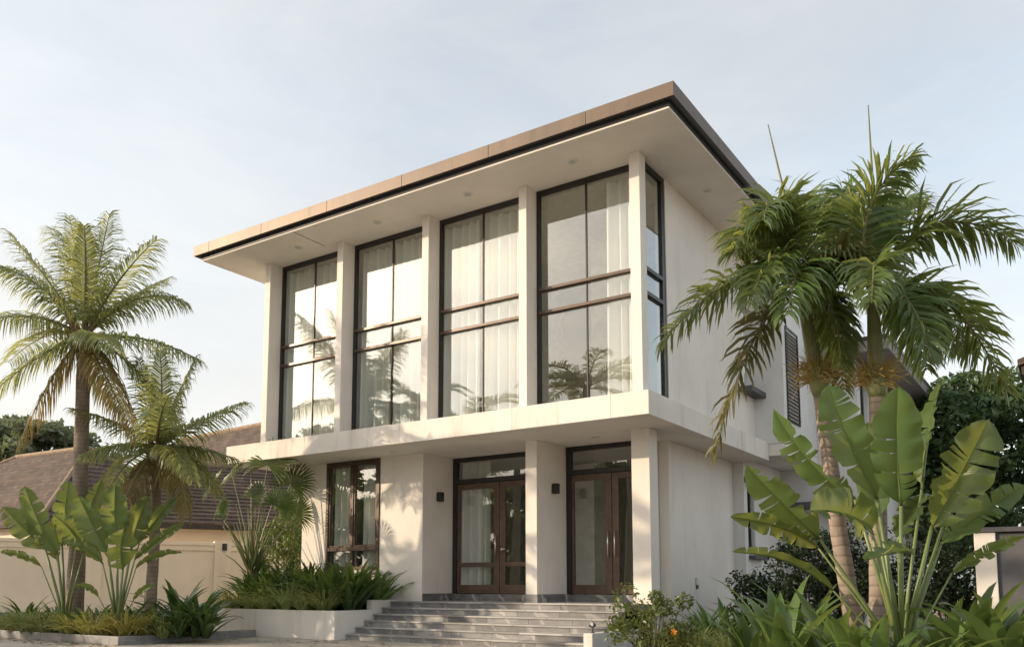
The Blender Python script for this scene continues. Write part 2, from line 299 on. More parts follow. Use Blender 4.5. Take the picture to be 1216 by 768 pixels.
# ------------------------------------------------------------------ setting: ground
g = MB(); g.add([(-900,-900,ZG-.03),(900,-900,ZG-.03),(900,900,ZG-.03),(-900,900,ZG-.03)], [(0,1,2,3)]); tag(g.build('ground', M['earth']), kind='structure')
d = MB(); d.add([(-34,-40,ZG),(6,-40,ZG),(6,1.0,ZG),(-34,1.0,ZG)], [(0,1,2,3)]); tag(d.build('driveway', M['pave']), kind='structure')

# ------------------------------------------------------------------ the house
Z1, ZS, ZT = 3.1, 3.525, 8.02
house = thing('modern_house', 'two storey cream modern house with flat overhanging roof and tall upper windows', 'house', (-5.5, 3.5, ZG))
def wall(fn, name='wall', m='wall', bev=.006): b = MB(); fn(b); return b.build(name, M[m], house, bevel=bev)
# ground-floor walls
def gw(b):
    b.box(-9.79, -8.97, 1.276, 1.50, ZG, Z1); b.box(-8.97, -7.26, 1.276, 1.50, ZG, .53); b.box(-7.26, -6.0, 1.276, 1.50, ZG, Z1)
    b.box(-6.22, -6.0, 1.50, 2.55, ZG, Z1); b.box(-9.79, -9.57, 1.50, 6.5, ZG, Z1)
wall(gw, 'ground_wall')
wall(lambda b: (b.box(-1.054, -.832, 2.762, 6.562, ZG, Z1), b.box(-9.5, -1.06, 6.35, 6.55, ZG, Z1)), 'side_wall')
wall(lambda b: b.box(-1.075, -1.06, 2.36, 2.78, ZG, Z1), 'door_return', bev=0)
wall(lambda b: b.box(-3.254, -2.987, 1.18, 2.45, .012, Z1), 'entrance_pier')
MB().box(-3.258, -2.983, 1.176, 2.40, -.15, .012).build('pier_base', M['marble'], house)
wall(lambda b: b.box(-.905, -.539, 1.183, 1.542, -.15, Z1), 'corner_column')
MB().box(-6.0, -1.06, 2.34, 2.42, -.15, .0).build('threshold', M['marble'], house)
MB().box(-6.0, -5.985, 1.29, 2.34, -.15, .012).build('recess_base', M['marble'], house)
MB().box(-9.55, -1.08, 2.42, 6.34, -.2, -.004).build('ground_room_floor', M['tread'], house)
wall(lambda b: (b.box(-6.4, -6.22, 2.6, 6.3, 0, Z1-.06), b.box(-4.1,-3.1,4.4,4.6,0,Z1-.06)), 'inner_wall', 'inner', 0)
# first-floor slab with its fascia panels
b = MB(); b.box(-11.108, -.002, .02, 6.725, Z1, ZS-.03); b.box(-6, .40, 6.74, 9.61, 3.212, ZS-.04); b.build('floor_slab', M['soffit'], house)
pan = MB(); xs_ = [-11.11, -8.4, -5.6, -2.8, -.72, 0]
for i in range(5): pan.box(xs_[i]+.003, xs_[i+1]-(.003 if i < 4 else 0), 0, .019, Z1+.004, ZS)
pan.box(-.018, 0, .022, .60, Z1+.004, ZS); pan.box(-.018, 0, .606, 6.725, Z1+.004, ZS)
pan.build('slab_fascia', M['ledge'], house, bevel=.003)
MB().box(-11.108, -.02, .022, .70, ZS-.028, ZS-.002).build('ledge_top', M['ledge'], house)
# upper storey
fins = [(-10.24,-10.06), (-7.80,-7.615), (-5.29,-5.11), (-2.835,-2.655), (-.44,-.235)]
for i, (a, c) in enumerate(fins):
    b = MB(); b.box(a, c, .3, .56 if i == 4 else .82, ZS-.02, ZT); b.build('fin_column', M['wall'], house, bevel=.006)
def uw(b):
    b.box(-10.24, -10.05, .83, 6.5, ZS, ZT); b.box(-.52, -.30, 1.60, 5.72, ZS, ZT)
    b.box(-.52, -.30, 5.72, 6.727, ZS, 4.70); b.box(-.52, -.30, 6.0, 6.727, 6.75, ZT)
    b.box(-10.04, -.53, 6.3, 6.5, ZS, ZT)
    b.box(-.52,-.30,5.72,6.0,4.70,ZT)
wall(uw, 'upper_wall')
wall(lambda b: (b.box(-5.35, -5.2, 2.6, 6.2, ZS, ZT-.1), b.box(-2.9, -2.3, 3.4, 3.6, ZS, ZT-.1), b.box(-7.9,-7.75,2.2,6.2,ZS,ZT-.1)), 'inner_wall', 'inner', 0)
MB().box(-10.04, -.53, .86, 6.28, ZT-.09, ZT-.03).build('upper_ceiling', M['inner'], house)
# roof
rx0, rx1, ry0, ry1 = -11.506, .928, -.856, 6.95
b = MB(); b.box(rx0+.15, rx1-.15, ry0+.15, ry1-.15, ZT, ZT+.035); b.build('soffit', M['soffit'], house)
MB().box(rx0+.125, rx1-.125, ry0+.125, ry1-.125, ZT+.037, 8.122).build('gutter', M['gutter'], house)
MB().box(rx0+.02, rx1-.02, ry0+.02, ry1-.02, 8.127, 8.366).build('roof_deck', M['gutter'], house)
pan = MB(); jx = [rx0, -10.93, -9.07, -6.98, -4.88, -2.76, -.70, rx1]
for i in range(7): pan.box(jx[i]+(.004 if i else 0), jx[i+1]-(.004 if i < 6 else 0), ry0, ry0+.019, 8.124, 8.371)
jy = [ry0+.0195, 1.2, 3.3, 5.4, ry1]
for i in range(4):
    pan.box(rx1-.019, rx1, jy[i]+.004, jy[i+1]-.004, 8.124, 8.371); pan.box(rx0, rx0+.019, jy[i]+.004, jy[i+1]-.004, 8.124, 8.371)
pan.build('fascia', M['fascia'], house, bevel=.003)
MB().box(-8.2, -8.18, -.69, .28, ZT-.004, ZT-.001).build('soffit_joint', M['hood'], house)
# rear blocks
bb = wall(lambda b: (b.box(-.52, .40, 6.728, 6.80, ZS-.03, 7.3), b.box(.30, .40, 6.80, 9.61, ZS-.03, 7.3)), 'rear_bay', 'white')
lv = MB()
lv.box(.395, .43, 6.95, 7.0, 4.05, 6.35); lv.box(.395, .43, 7.95, 8.0, 4.05, 6.35); lv.box(.395,.43,7.0,7.95,4.05,4.1); lv.box(.395,.43,7.0,7.95,6.3,6.35)
for k in range(24): lv.add([(.405,7.0,4.11+k*.092),(.405,7.95,4.11+k*.092),(.45,7.95,4.07+k*.092),(.45,7.0,4.07+k*.092),(.405,7.0,4.125+k*.092),(.405,7.95,4.125+k*.092),(.45,7.95,4.085+k*.092),(.45,7.0,4.085+k*.092)],
    [(0,1,2,3),(7,6,5,4),(3,2,6,7),(0,4,5,1)])
lv.build('louvre', M['black'], house)
MB().box(-.36, -.02, 5.70, 7.9-.9, 4.60, 4.72).build('window_sill', M['hood'], house, bevel=.005)
sw = MB().box(-.50, -.46, 5.74, 5.80, 4.73, 6.74).box(-.50, -.46, 6.0, 6.06, 4.73, 6.74); swo = sw.build('side_window', M['dark'], house)
MB().box(-.485, -.475, 5.8, 6.7, 4.72, 6.75).build('pane', M['glass'], swo)
wall(lambda b: (b.box(-1.05, -.566, 6.563, 6.78, ZG, 3.208), b.box(-1.3,-.84,6.79,9.6,ZG,3.2), b.box(-.83, -.566, 6.78, 8.4, ZG, .92), b.box(-.83, -.566, 7.3, 9.6, .92, 3.208), b.box(-.83,-.566,6.78,7.3,2.62,3.208), b.box(-.83,-.566,8.4,9.6,ZG,.92)), 'rear_ground_wall', 'white')
MB().box(-.66, -.30, 6.60, 7.75, 2.62, 2.75).build('window_hood', M['hood'], house, bevel=.005)
MB().box(-.62, -.40, 6.78, 7.75, .80, .90).build('window_sill', M['hood'], house, bevel=.005)
swo = MB().box(-.72, -.66, 6.79, 6.86, .92, 2.6).box(-.72,-.66,7.22,7.29,.92,2.6).build('side_window', M['dark'], house)
MB().box(-.70, -.69, 6.86, 7.22, .92, 2.6).build('pane', M['glass'], swo)
wall(lambda b: (b.box(-6, 0.75, 9.62, 9.8, ZG, 6.0), b.box(.6, 1.40, 9.8, 10.0, ZG, 6.0), b.box(1.2, 1.40, 10.0, 10.15, ZG, 6.0), b.box(1.2, 1.40, 10.15, 11.4, ZG, 4.3), b.box(1.2, 1.40, 10.15, 11.4, 5.65, 6.0), b.box(1.2, 1.40, 11.4, 20, ZG, 6.0)), 'rear_wing_wall', 'white')
MB().box(-.4, 2.3, 9.2, 20.5, 6.02, 6.30).build('rear_roof', M['shade_grey'], house, bevel=.005)
MB().box(-.42, 2.32, 9.18, 20.52, 6.302, 6.40).build('rear_roof_edge', M['gutter'], house)
MB().box(1.38, 1.62, 10.0, 11.5, 5.62, 5.75).build('window_hood', M['hood'], house)
swo = MB().box(1.30,1.34,10.16,10.24,4.3,5.65).box(1.30,1.34,10.75,10.8,4.3,5.65).build('side_window', M['dark'], house)
MB().box(1.31,1.32,10.2,11.4,4.3,5.65).build('pane', M['glass'], swo)
MB().box(-.3, 1.9, 9.0, 9.6, 2.15, 2.3).build('rear_canopy', M['hood'], house)
# upper windows
GY = .7
for i in range(4):
    x0, x1 = fins[i][1], fins[i+1][0]; mx_ = (x0+x1)/2
    f = MB(); f.box(x0+.002, x0+.075, GY-.03, GY+.05, ZS, ZT-.002); f.box(x1-.05, x1-.002, GY-.03, GY+.05, ZS, ZT-.002)
    f.box(x0+.075, x1-.05, GY-.03, GY+.05, ZT-.10, ZT-.003); f.box(x0+.075, x1-.05, GY-.03, GY+.05, ZS, ZS+.06)
    wf = f.build('window_frame', M['dark'], house, bevel=.004)
    MB().box(mx_-.013, mx_+.013, GY-.012, GY+.04, ZS+.06, ZT-.10).build('mullion', M['dark'], wf)
    for z in (5.50, 5.965): MB().box(x0+.075, x1-.05, GY-.075, GY+.045, z-.029, z+.029).build('transom', M['frame'], wf, bevel=.004)
    MB().box(x0+.07, x1-.045, GY+.005, GY+.013, ZS+.05, ZT-.09).build('pane', M['glass'], wf)
f = MB(); f.box(-.40, -.32, 1.46, 1.60, ZS, ZT-.002); f.box(-.40, -.32, .56, 1.46, ZT-.10, ZT-.003); f.box(-.40,-.32,.56,.60,ZS,ZT-.1)
wf = f.build('window_frame', M['dark'], house)
for z in (5.50, 5.965): MB().box(-.42, -.30, .6, 1.46, z-.035, z+.035).build('transom', M['dark'], wf)
MB().box(-.365, -.357, .6, 1.46, ZS, ZT-.1).build('pane', M['glass'], wf)
# ground window
f = MB(); f.box(-8.967,-8.88,1.25,1.36,.534,3.097); f.box(-7.35,-7.263,1.25,1.36,.534,3.097); f.box(-8.88,-7.35,1.25,1.36,2.98,3.097); f.box(-8.88,-7.35,1.25,1.36,.534,.62)
f.box(-8.16,-8.075,1.252,1.35,.62,2.98)
wf = f.build('window_frame', M['frame'], house, bevel=.004)
sash = MB(); 
for a, c in ((-8.88,-8.16), (-8.075,-7.35)):
    sash.box(a+.002, c-.002, 1.27, 1.34, 1.07, 1.12); sash.box(a+.002, a+.045, 1.27,1.34,1.12,2.978); sash.box(c-.045, c-.002, 1.27,1.34,1.12,2.978)
sash.build('sash', M['frame'], wf, bevel=.003)
MB().box(-8.90,-7.33,1.235,1.36,.985,1.068).build('transom', M['frame'], wf, bevel=.004)
MB().box(-8.87,-7.36,1.30,1.308,.63,2.97).build('pane', M['glass'], wf)
MB().box(-9.05,-7.18,1.19,1.30,.47,.532).build('window_sill', M['ledge'], house, bevel=.005)
# doors
def double_door(x0, xm, x1, midrail, handles):
    y = 2.376; f = MB()
    f.box(x0, x0+.11, y-.03, y+.08, .001, 3.098); f.box(x1-.11, x1, y-.03, y+.08, .001, 3.098); f.box(x0+.11, x1-.11, y-.03, y+.08, 3.0, 3.098); f.box(x0+.11, x1-.11, y-.03, y+.08, 2.50, 2.60)
    dr = f.build('double_door', M['dark'], house, bevel=.004)
    MB().box(x0+.1, x1-.1, y+.02, y+.028, 2.59, 3.01).build('pane', M['glass'], dr)
    for a, c, h in ((x0+.115, xm-.006, handles[0]), (xm+.006, x1-.115, handles[1])):
        l_ = MB(); st = .145; in_l = a+(.06 if c <= xm else st); in_r = c-(st if c <= xm else .06)
        l_.box(a, in_l, y-.01, y+.05, .015, 2.49); l_.box(in_r, c, y-.01, y+.05, .015, 2.49); l_.box(in_l, in_r, y-.01, y+.05, 2.36, 2.49); l_.box(in_l, in_r, y-.01, y+.05, .015, .20)
        if midrail: l_.box(in_l, in_r, y-.01, y+.05, .60, .70)
        lf = l_.build('door_leaf', M['wood'], dr, bevel=.005)
        MB().box(in_l-.01, in_r+.01, y+.015, y+.023, .19, 2.37).build('pane', M['glass'], lf)
        if h:
            xh = c-.07 if c <= xm else a+.07
            t = MB().tube([(xh, y-.07, h[0]), (xh, y-.07, h[1])], .014, 8); 
            for z in (h[0]+.05, h[1]-.05): t.tube([(xh, y-.07, z), (xh, y-.008, z)], .009, 6)
            t.build('handle', M['steel'], lf, smooth=True)
        elif midrail:
            MB().tube([(a+.07, y-.012, .98), (a+.07, y-.04, .98)], .03, 10).box(a+.05, a+.17, y-.06, y-.045, .97, .99).build('lock', M['steel'], lf)
double_door(-5.985, -4.695, -3.26, True, ((.80,1.32), None))
double_door(-2.98, -1.923, -1.08, False, ((.76,1.30), (.76,1.30)))
MB().box(-5.98, -3.26, 2.46, 2.60, 3.0, Z1-.002).box(-2.98,-1.08,2.46,2.6,3.0,Z1-.002).build('lintel', M['inner'], house)

# steps
steps = thing('entrance_steps', 'flight of six grey stone steps leading up to the two front doors', 'steps', (-3.8, .3, ZG))
Y0, TD, RI, ZP = .95, .268, .1275, -.15
for k in range(6):
    yn = Y0-TD*k; z = ZP-RI*k; yb = (Y0-TD*(k-1)+.03) if k else 2.335; lx = -6.61
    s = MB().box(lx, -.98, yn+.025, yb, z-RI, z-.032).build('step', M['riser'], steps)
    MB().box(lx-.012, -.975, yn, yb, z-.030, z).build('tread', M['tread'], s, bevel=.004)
ch = MB().box(-.97, -.80, -.62, 1.17, ZG, -.60)
tag(ch.build('cheek_wall', M['planter'], bevel=.008), 'low cream cheek wall at the right end of the stone steps', 'low wall')
sp_ = thing('garden_spotlight', 'small black garden spotlight on the cheek wall beside the steps', 'spotlight', (-.885, -.45, -.60))
MB().tube([(-.885,-.45,-.60),(-.885,-.45,-.52)], .012, 8).tube([(-.885,-.45,-.602),(-.885,-.45,-.59)], .035, 12).build('stem', M['black'], sp_)
hd = MB().tube([(-.87,-.52,-.455),(-.875,-.50,-.46),(-.90,-.40,-.475),(-.905,-.37,-.478)], [.045,.05,.045,.02], 14).build('lamp_head', M['black'], sp_, smooth=True)
MB().tube([(-.8695,-.523,-.4548),(-.8697,-.521,-.455)], .038, 14).build('lens', M['steel'], hd)

# planter
pl = thing('raised_planter', 'long white rendered planter left of the stone steps full of lilies', 'planter', (-8.3, 0, ZG))
pm = MB(); pm.box(-10.6, -6.64, -.70, -.55, ZG, -.325); pm.box(-6.80, -6.64, -.55, .40, ZG, -.325); pm.box(-10.6, -10.45, -.55, 1.26, ZG, -.325); pm.box(-6.80,-6.64,.40,1.27,ZG,-.12)
pm.build('planter_wall', M['planter'], pl, bevel=.008)
MB().box(-10.45, -6.80, -.55, 1.27, ZG, -.42).build('soil', M['soil'], pl)

# recessed lights
def downlight(x, y, z, label, group):
    t = thing('recessed_light', label, 'ceiling light', (x, y, z), group)
    MB().tube([(x,y,z-.003),(x,y,z-.016)], [.105,.098], 24).build('rim', M['white'], t, smooth=False)
    MB().tube([(x,y,z-.0165),(x,y,z-.019)], .07, 20).build('lens', M['lens'], t)
for x, n in ((-8.75,'leftmost tall window'), (-6.28,'second tall window from the left'), (-3.85,'third tall window from the left'), (-1.436,'rightmost tall window')):
    downlight(x, -.02, ZT, 'round recessed light in the roof soffit above the '+n, 'recessed lights in the roof soffit')
downlight(.216, 2.512, ZT, 'round recessed light in the side soffit over the plain right wall', 'recessed lights in the roof soffit')
for x, y, n in ((-9.63,1.0,'left end of the porch slab near the fan palm'), (-6.42,.76,'porch slab before the blank wall by the left door'), (-4.47,1.36,'porch slab over the left double door'), (-1.836,1.488,'porch slab over the right double door')):
    downlight(x, y, Z1, 'round recessed light under the '+n, 'recessed lights under the porch slab')

# wall lamps
for x, n in ((-6.0,'left'), (-2.987,'right')):
    t = thing('wall_lamp', 'black square up-and-down wall lamp on the wall left of the %s double door' % n, 'wall lamp', (x, 1.80, 2.15), 'wall lamps by the doors')
    MB().box(x+.002, x+.02, 1.76, 1.86, 2.08, 2.24).build('back_plate', M['black'], t)
    MB().box(x+.0205, x+.13, 1.745, 1.875, 2.06, 2.27).build('lamp_body', M['black'], t, bevel=.005)
t = thing('wall_socket', 'small white outdoor socket box low on the right side wall', 'socket', (-.832, 4.1, .26))
MB().box(-.830, -.785, 4.05, 4.17, .20, .36).build('cover', M['white'], t, bevel=.008); MB().box(-.830,-.80,4.07,4.15,.12,.199).build('cable_entry', M['hood'], t)

# curtains
def curtain(x0, x1, y, z0, z1, label, waves=None, seed=0, gather=1.0):
    rr = random.Random(seed); n = int((x1-x0)*70)+8; waves = waves or (x1-x0)*4.6
    ph = [rr.uniform(0, 6.28) for _ in range(3)]; b = MB(); rows = 10
    vs_ = []; fs = []
    for j in range(rows+1):
        t = j/rows; z = z0+(z1-z0)*t
        for i in range(n+1):
            u = i/n; amp = .095*(1-.35*t)
            x = x0+(x1-x0)*u + .02*math.sin(9*u+ph[2])*(1-t)
            yy = y + amp*math.sin(u*waves*6.283+ph[0]+.5*math.sin(u*11+ph[1])) + .02*math.sin(u*7+ph[2])
            vs_.append((x, yy, z))
    for j in range(rows):
        for i in range(n): fs.append((j*(n+1)+i, j*(n+1)+i+1, (j+1)*(n+1)+i+1, (j+1)*(n+1)+i))
    b.add(vs_, fs); o = b.build('curtain', M['cloth'], smooth=True); tag(o, label, 'curtain', 'white curtains'); return o
cz = ZT-.16
curtain(-10.03, -8.95, .87, ZS+.02, cz, 'white curtain behind the left pane of the leftmost tall upper window', seed=1)
curtain(-8.93, -7.85, .87, ZS+.02, cz, 'white curtain behind the right pane of the leftmost tall upper window', seed=2)
curtain(-7.58, -6.6, .87, ZS+.02, cz, 'white curtain behind the left pane of the second tall upper window', seed=3)
curtain(-6.55, -5.33, .87, ZS+.02, cz, 'white curtain behind the right pane of the second tall upper window', seed=4)
curtain(-5.08, -4.15, .87, ZS+.02, cz, 'white curtain behind the left pane of the third tall upper window', seed=5)
curtain(-4.05, -2.88, .87, ZS+.02, cz, 'white curtain behind the right pane of the third tall upper window', seed=6)
curtain(-1.20, -.50, .87, ZS+.02, cz, 'lone white curtain at the right side of the rightmost tall upper window', seed=7)
curtain(-8.9, -8.2, 1.45, .3, 2.97, 'white curtain behind the left sash of the ground floor window', seed=8)
curtain(-7.95, -7.3, 1.47, .3, 2.97, 'white curtain behind the right sash of the ground floor window', seed=9)
curtain(-5.85, -5.1, 2.58, .05, 2.99, 'white curtain inside the left double door', seed=10)
curtain(-1.45, -1.12, 2.60, .05, 2.99, 'narrow white curtain at the right edge of the right double door', seed=11)

# ------------------------------------------------------------------ plants
def bez(P0, P1, P2, t): return P0*(1-t)**2 + P1*2*t*(1-t) + P2*t*t
def frond(P0, P1, P2, L, n, wd, mats, parent, style='flat', droop=.6, s0=.12, r0=.03, seed=0, up=None, name='frond', vang=25):
    """one palm leaf: a curved stem with leaflets on both sides; mats = [leaf, stem]"""
    rr = random.Random(seed); P0, P1, P2 = Vector(P0), Vector(P1), Vector(P2); b = MB()
    K = 14; pts = [bez(P0,P1,P2,i/K) for i in range(K+1)]
    b.tube(pts, [r0*(1-.9*i/K)+.003 for i in range(K+1)], 5, 1)
    prevN = None; planes = 2 if style == 'plume' else 1
    for i in range(n):
        s = s0+(1-s0)*(i+rr.random()*.6)/n
        p = bez(P0,P1,P2,min(s,.999)); T = ((P1-P0)*(1-s)+(P2-P1)*s).normalized()
        N = (up or Vector((0,0,1))); N = N - T*N.dot(T)
        if N.length < .25: N = prevN if prevN is not None else (Vector((.3,-.8,.4)) - T*T.dot(Vector((.3,-.8,.4))))
        N.normalize()
        if prevN is not None: N = (N*.35+prevN*.65); N = (N-T*N.dot(T)).normalized()
        prevN = N; S = T.cross(N)
        q = (s-s0)/(1-s0); prof = min(1, .45+q*3.2)*(1-.62*max(0,(q-.45)/.55)**1.5); l0 = L*prof
        for side in (-1, 1):
            for k in range(planes):
                if style == 'plume': A = R(rr.uniform(-55, 65)) if k else R(rr.uniform(-20, 30))
                else: A = R(vang + rr.uniform(-12, 12))
                l = l0*rr.uniform(.82, 1.08); fw = .35+.75*q + rr.uniform(-.1,.1)
                D = (S*side*math.cos(A) + N*math.sin(A) + T*fw).normalized()
                w = wd*(.7+.5*(1-q))*rr.uniform(.8,1.15)
                Wd = D.cross((N*math.cos(A)-S*side*math.sin(A))).normalized()
                Wd = (Wd*math.cos(.5) + D.cross(Wd)*math.sin(rr.uniform(-.7,.7))).normalized()
                dr = droop*rr.uniform(.6,1.4)
                p1 = p+D*l*.38; D2 = (D+Vector((0,0,-1))*dr*.55).normalized(); p2 = p1+D2*l*.34; D3 = (D2+Vector((0,0,-1))*dr*.9).normalized(); p3 = p2+D3*l*.28
                b.add([p-Wd*w*.25, p+Wd*w*.25, p1-Wd*w*.5, p1+Wd*w*.5, p2-Wd*w*.36, p2+Wd*w*.36, p3], [(0,1,3,2),(2,3,5,4),(4,5,6)], 0)
    return b.build(name, mats, parent)
def trunk(root, pts, rad, m, name='trunk', n=14):
    P = [Vector(p) for p in pts]; out = []; ro = []
    for i in range(len(P)-1):
        for k in range(8): out.append(P[i].lerp(P[i+1], k/8)); ro.append((rad[i]+(rad[i+1]-rad[i])*k/8)*(1+.03*math.sin(i*7+k*2.3)))
    out.append(P[-1]); ro.append(rad[-1]); b = MB(); b.tube(out, ro, n); return b.build(name, m, root, smooth=True)

# --- coconut palms on the left
def coconut(label, crown, base, d, fr, r, seed, L, extra=None):
    B = W(*base, d); B.z = ZG+.12; C = W(*crown, d)
    root = thing('coconut_palm', label, 'palm tree', B, 'coconut palms')
    trunk(root, [B, B.lerp(C,.45)+Vector((.06,0,0)), C], [r*1.25, r, r*.85], M['bark_coco'])
    h = MB(); rr = random.Random(seed)
    for k in range(26):
        a = rr.uniform(0,6.28); z = rr.uniform(-.30,.22); q = C+Vector((math.cos(a)*r*1.1, math.sin(a)*r*1.1, z))
        h.tube([q, q+Vector((math.cos(a)*.09,math.sin(a)*.09,.20)), q+Vector((math.cos(a)*.2,math.sin(a)*.2,.28))], [.05,.035,.008], 5)
    h.build('leaf_bases', M['husk'], root)
    for i, f in enumerate(fr):
        (u1,v1), (u2,v2), dd, yellowish = f[:4]
        P1 = W(u1,v1,d+dd*.5); P2 = W(u2,v2,d+dd)
        frond(C+Vector((0,0,.08)), P1, P2, L*(f[4] if len(f) > 4 else 1)*1.4, 92, .031, [M['cocoy'] if yellowish else M['coco'], M['rachis']], root, 'flat', 1.5 if not yellowish else 2.4, .10, .034, seed*50+i, vang=(-15 if yellowish else -2))
    return root, C
c1, C1 = coconut('tall coconut palm standing left of the house with hanging yellowed lower fronds', (100,405), (88,735), 18.3,
 [((95,310),(82,256),1.2,0), ((103,310),(100,268),-.8,0,.9), ((118,310),(130,254),.6,0), ((135,330),(186,284),-.5,0), ((165,330),(222,360),.4,0), ((60,330),(10,275),.5,0), ((55,330),(2,318),-1.0,0),
  ((45,360),(-30,385),.3,0), ((170,390),(238,428),-.6,0), ((50,410),(-12,470),-.8,0), ((165,420),(220,515),.5,0), ((70,420),(22,528),-.6,1), ((125,425),(165,520),-1.2,1), ((118,430),(152,500),.9,0),
  ((110,385),(140,415),-2.2,0,.8), ((95,300),(60,270),2.2,0), ((150,350),(200,330),2.2,0), ((60,380),(10,430),2.0,0)], .155, 3, .62)
c2, C2 = coconut('shorter coconut palm standing between the tall palm and the house', (187,535), (176,745), 17.6,
 [((180,480),(165,425),.8,0), ((195,480),(190,415),-.6,0), ((210,470),(232,425),.5,0), ((230,500),(292,478),-.5,0), ((225,525),(280,545),.5,0), ((150,500),(85,485),.6,0), ((150,520),(98,540),-.7,0),
  ((160,560),(150,590),-.9,1), ((215,550),(222,612),-.5,1), ((230,535),(262,585),.9,0), ((205,520),(230,570),-1.6,0,.8), ((185,500),(200,470),-1.8,0), ((150,540),(130,580),1.3,0)], .105, 5, .52)

# --- foxtail palms on the right
def foxtail(label, crown, shaft0, base, d, lean, fr, seed):
    B = W(*base, d); B.z = ZG; S0 = W(*shaft0, d); C = W(*crown, d)
    root = thing('foxtail_palm', label, 'palm tree', B, 'foxtail palms')
    trunk(root, [B, B.lerp(S0,.5)+Vector(lean), S0], [.125,.105,.098], M['bark_fox'])
    t = MB(); t.tube([S0-Vector((0,0,.01)), S0+(C-S0)*.08, S0+(C-S0)*.3, S0+(C-S0)*.8, C+Vector((0,0,.25))], [.10,.125,.10,.075,.03], 14); t.build('crown_shaft', M['shaft'], root, smooth=True)
    fs = MB(); rr = random.Random(seed)
    K = S0+(C-S0)*.22
    for k in range(260):
        a = rr.uniform(0,6.283); el = rr.uniform(-.5,1.0); l = rr.uniform(.12,.32); st = K+Vector((math.cos(a)*.10, math.sin(a)*.10, rr.uniform(-.16,.10)))
        dv = Vector((math.cos(a)*math.cos(el), math.sin(a)*math.cos(el), math.sin(el)))
        m_ = st+dv*l*.55; e_ = m_+(dv+Vector((rr.uniform(-.6,.6),rr.uniform(-.6,.6),-.3+rr.uniform(-.4,.4)))).normalized()*l*.5
        fs.tube([st, m_, e_], [.007,.005,.0025], 3, cap=False)
    fs.build('fruit_stalks', M['fruitstalk'], root)
    for i, f in enumerate(fr):
        (u1,v1), (u2,v2), dd, yellowish = f[:4]; s = f[4] if len(f) > 4 else 1
        frond(C, W(u1,v1,d+dd*.45), W(u2,v2,d+dd), .66*s, 46, .046, [M['foxy'] if yellowish else M['fox'], M['rachis']], root, 'plume', .75, .16, .026, seed*70+i)
    return root, C
f1, FC1 = foxtail('foxtail palm nearer the house wall with a drooping yellowed frond', (951,345), (975,468), (1022,760), 10.9, (-.03,0,0),
 [((885,285),(783,410),-.3,0), ((900,345),(846,545),-.2,1,.85), ((905,225),(868,300),-.5,0), ((925,200),(905,262),-.9,0,1.0), ((965,200),(1000,290),.5,0), ((955,270),(935,375),-1.4,0), ((920,270),(890,360),-1.1,0),
  ((985,320),(1000,430),-.5,0), ((940,215),(960,245),.9,0), ((985,330),(1002,462),.4,0,.8)], 11)
f2, FC2 = foxtail('foxtail palm further right with the tallest upright fronds', (1036,350), (1042,470), (1042,760), 10.6, (0,0,0),
 [((1000,240),(1085,185),-.3,0,1.0), ((1095,215),(1208,290),-.2,0,1.1), ((1130,310),(1195,465),-.3,0,1.05), ((1080,320),(1105,425),-1.0,0,.95), ((1000,270),(960,330),-.3,1), ((1020,250),(1000,225),.6,0), ((1060,230),(1075,240),1.0,0),
  ((1000,280),(965,365),-.6,0,.8), ((1040,270),(1035,360),-1.5,0,.9), ((1110,330),(1150,420),.8,0), ((1075,330),(1100,440),.9,0,.9)], 12)
for C_, u, v, root in ((FC1,912,148,f1), (FC2,1031,125,f2)):
    d_ = 10.9 if root is f1 else 10.6
    MB().tube([C_, C_.lerp(W(u,v,d_),.6)+Vector((.03,0,0)), W(u,v,d_)], [.028,.016,.006], 6).build('spear_leaf', M['rachis'], root, smooth=True)

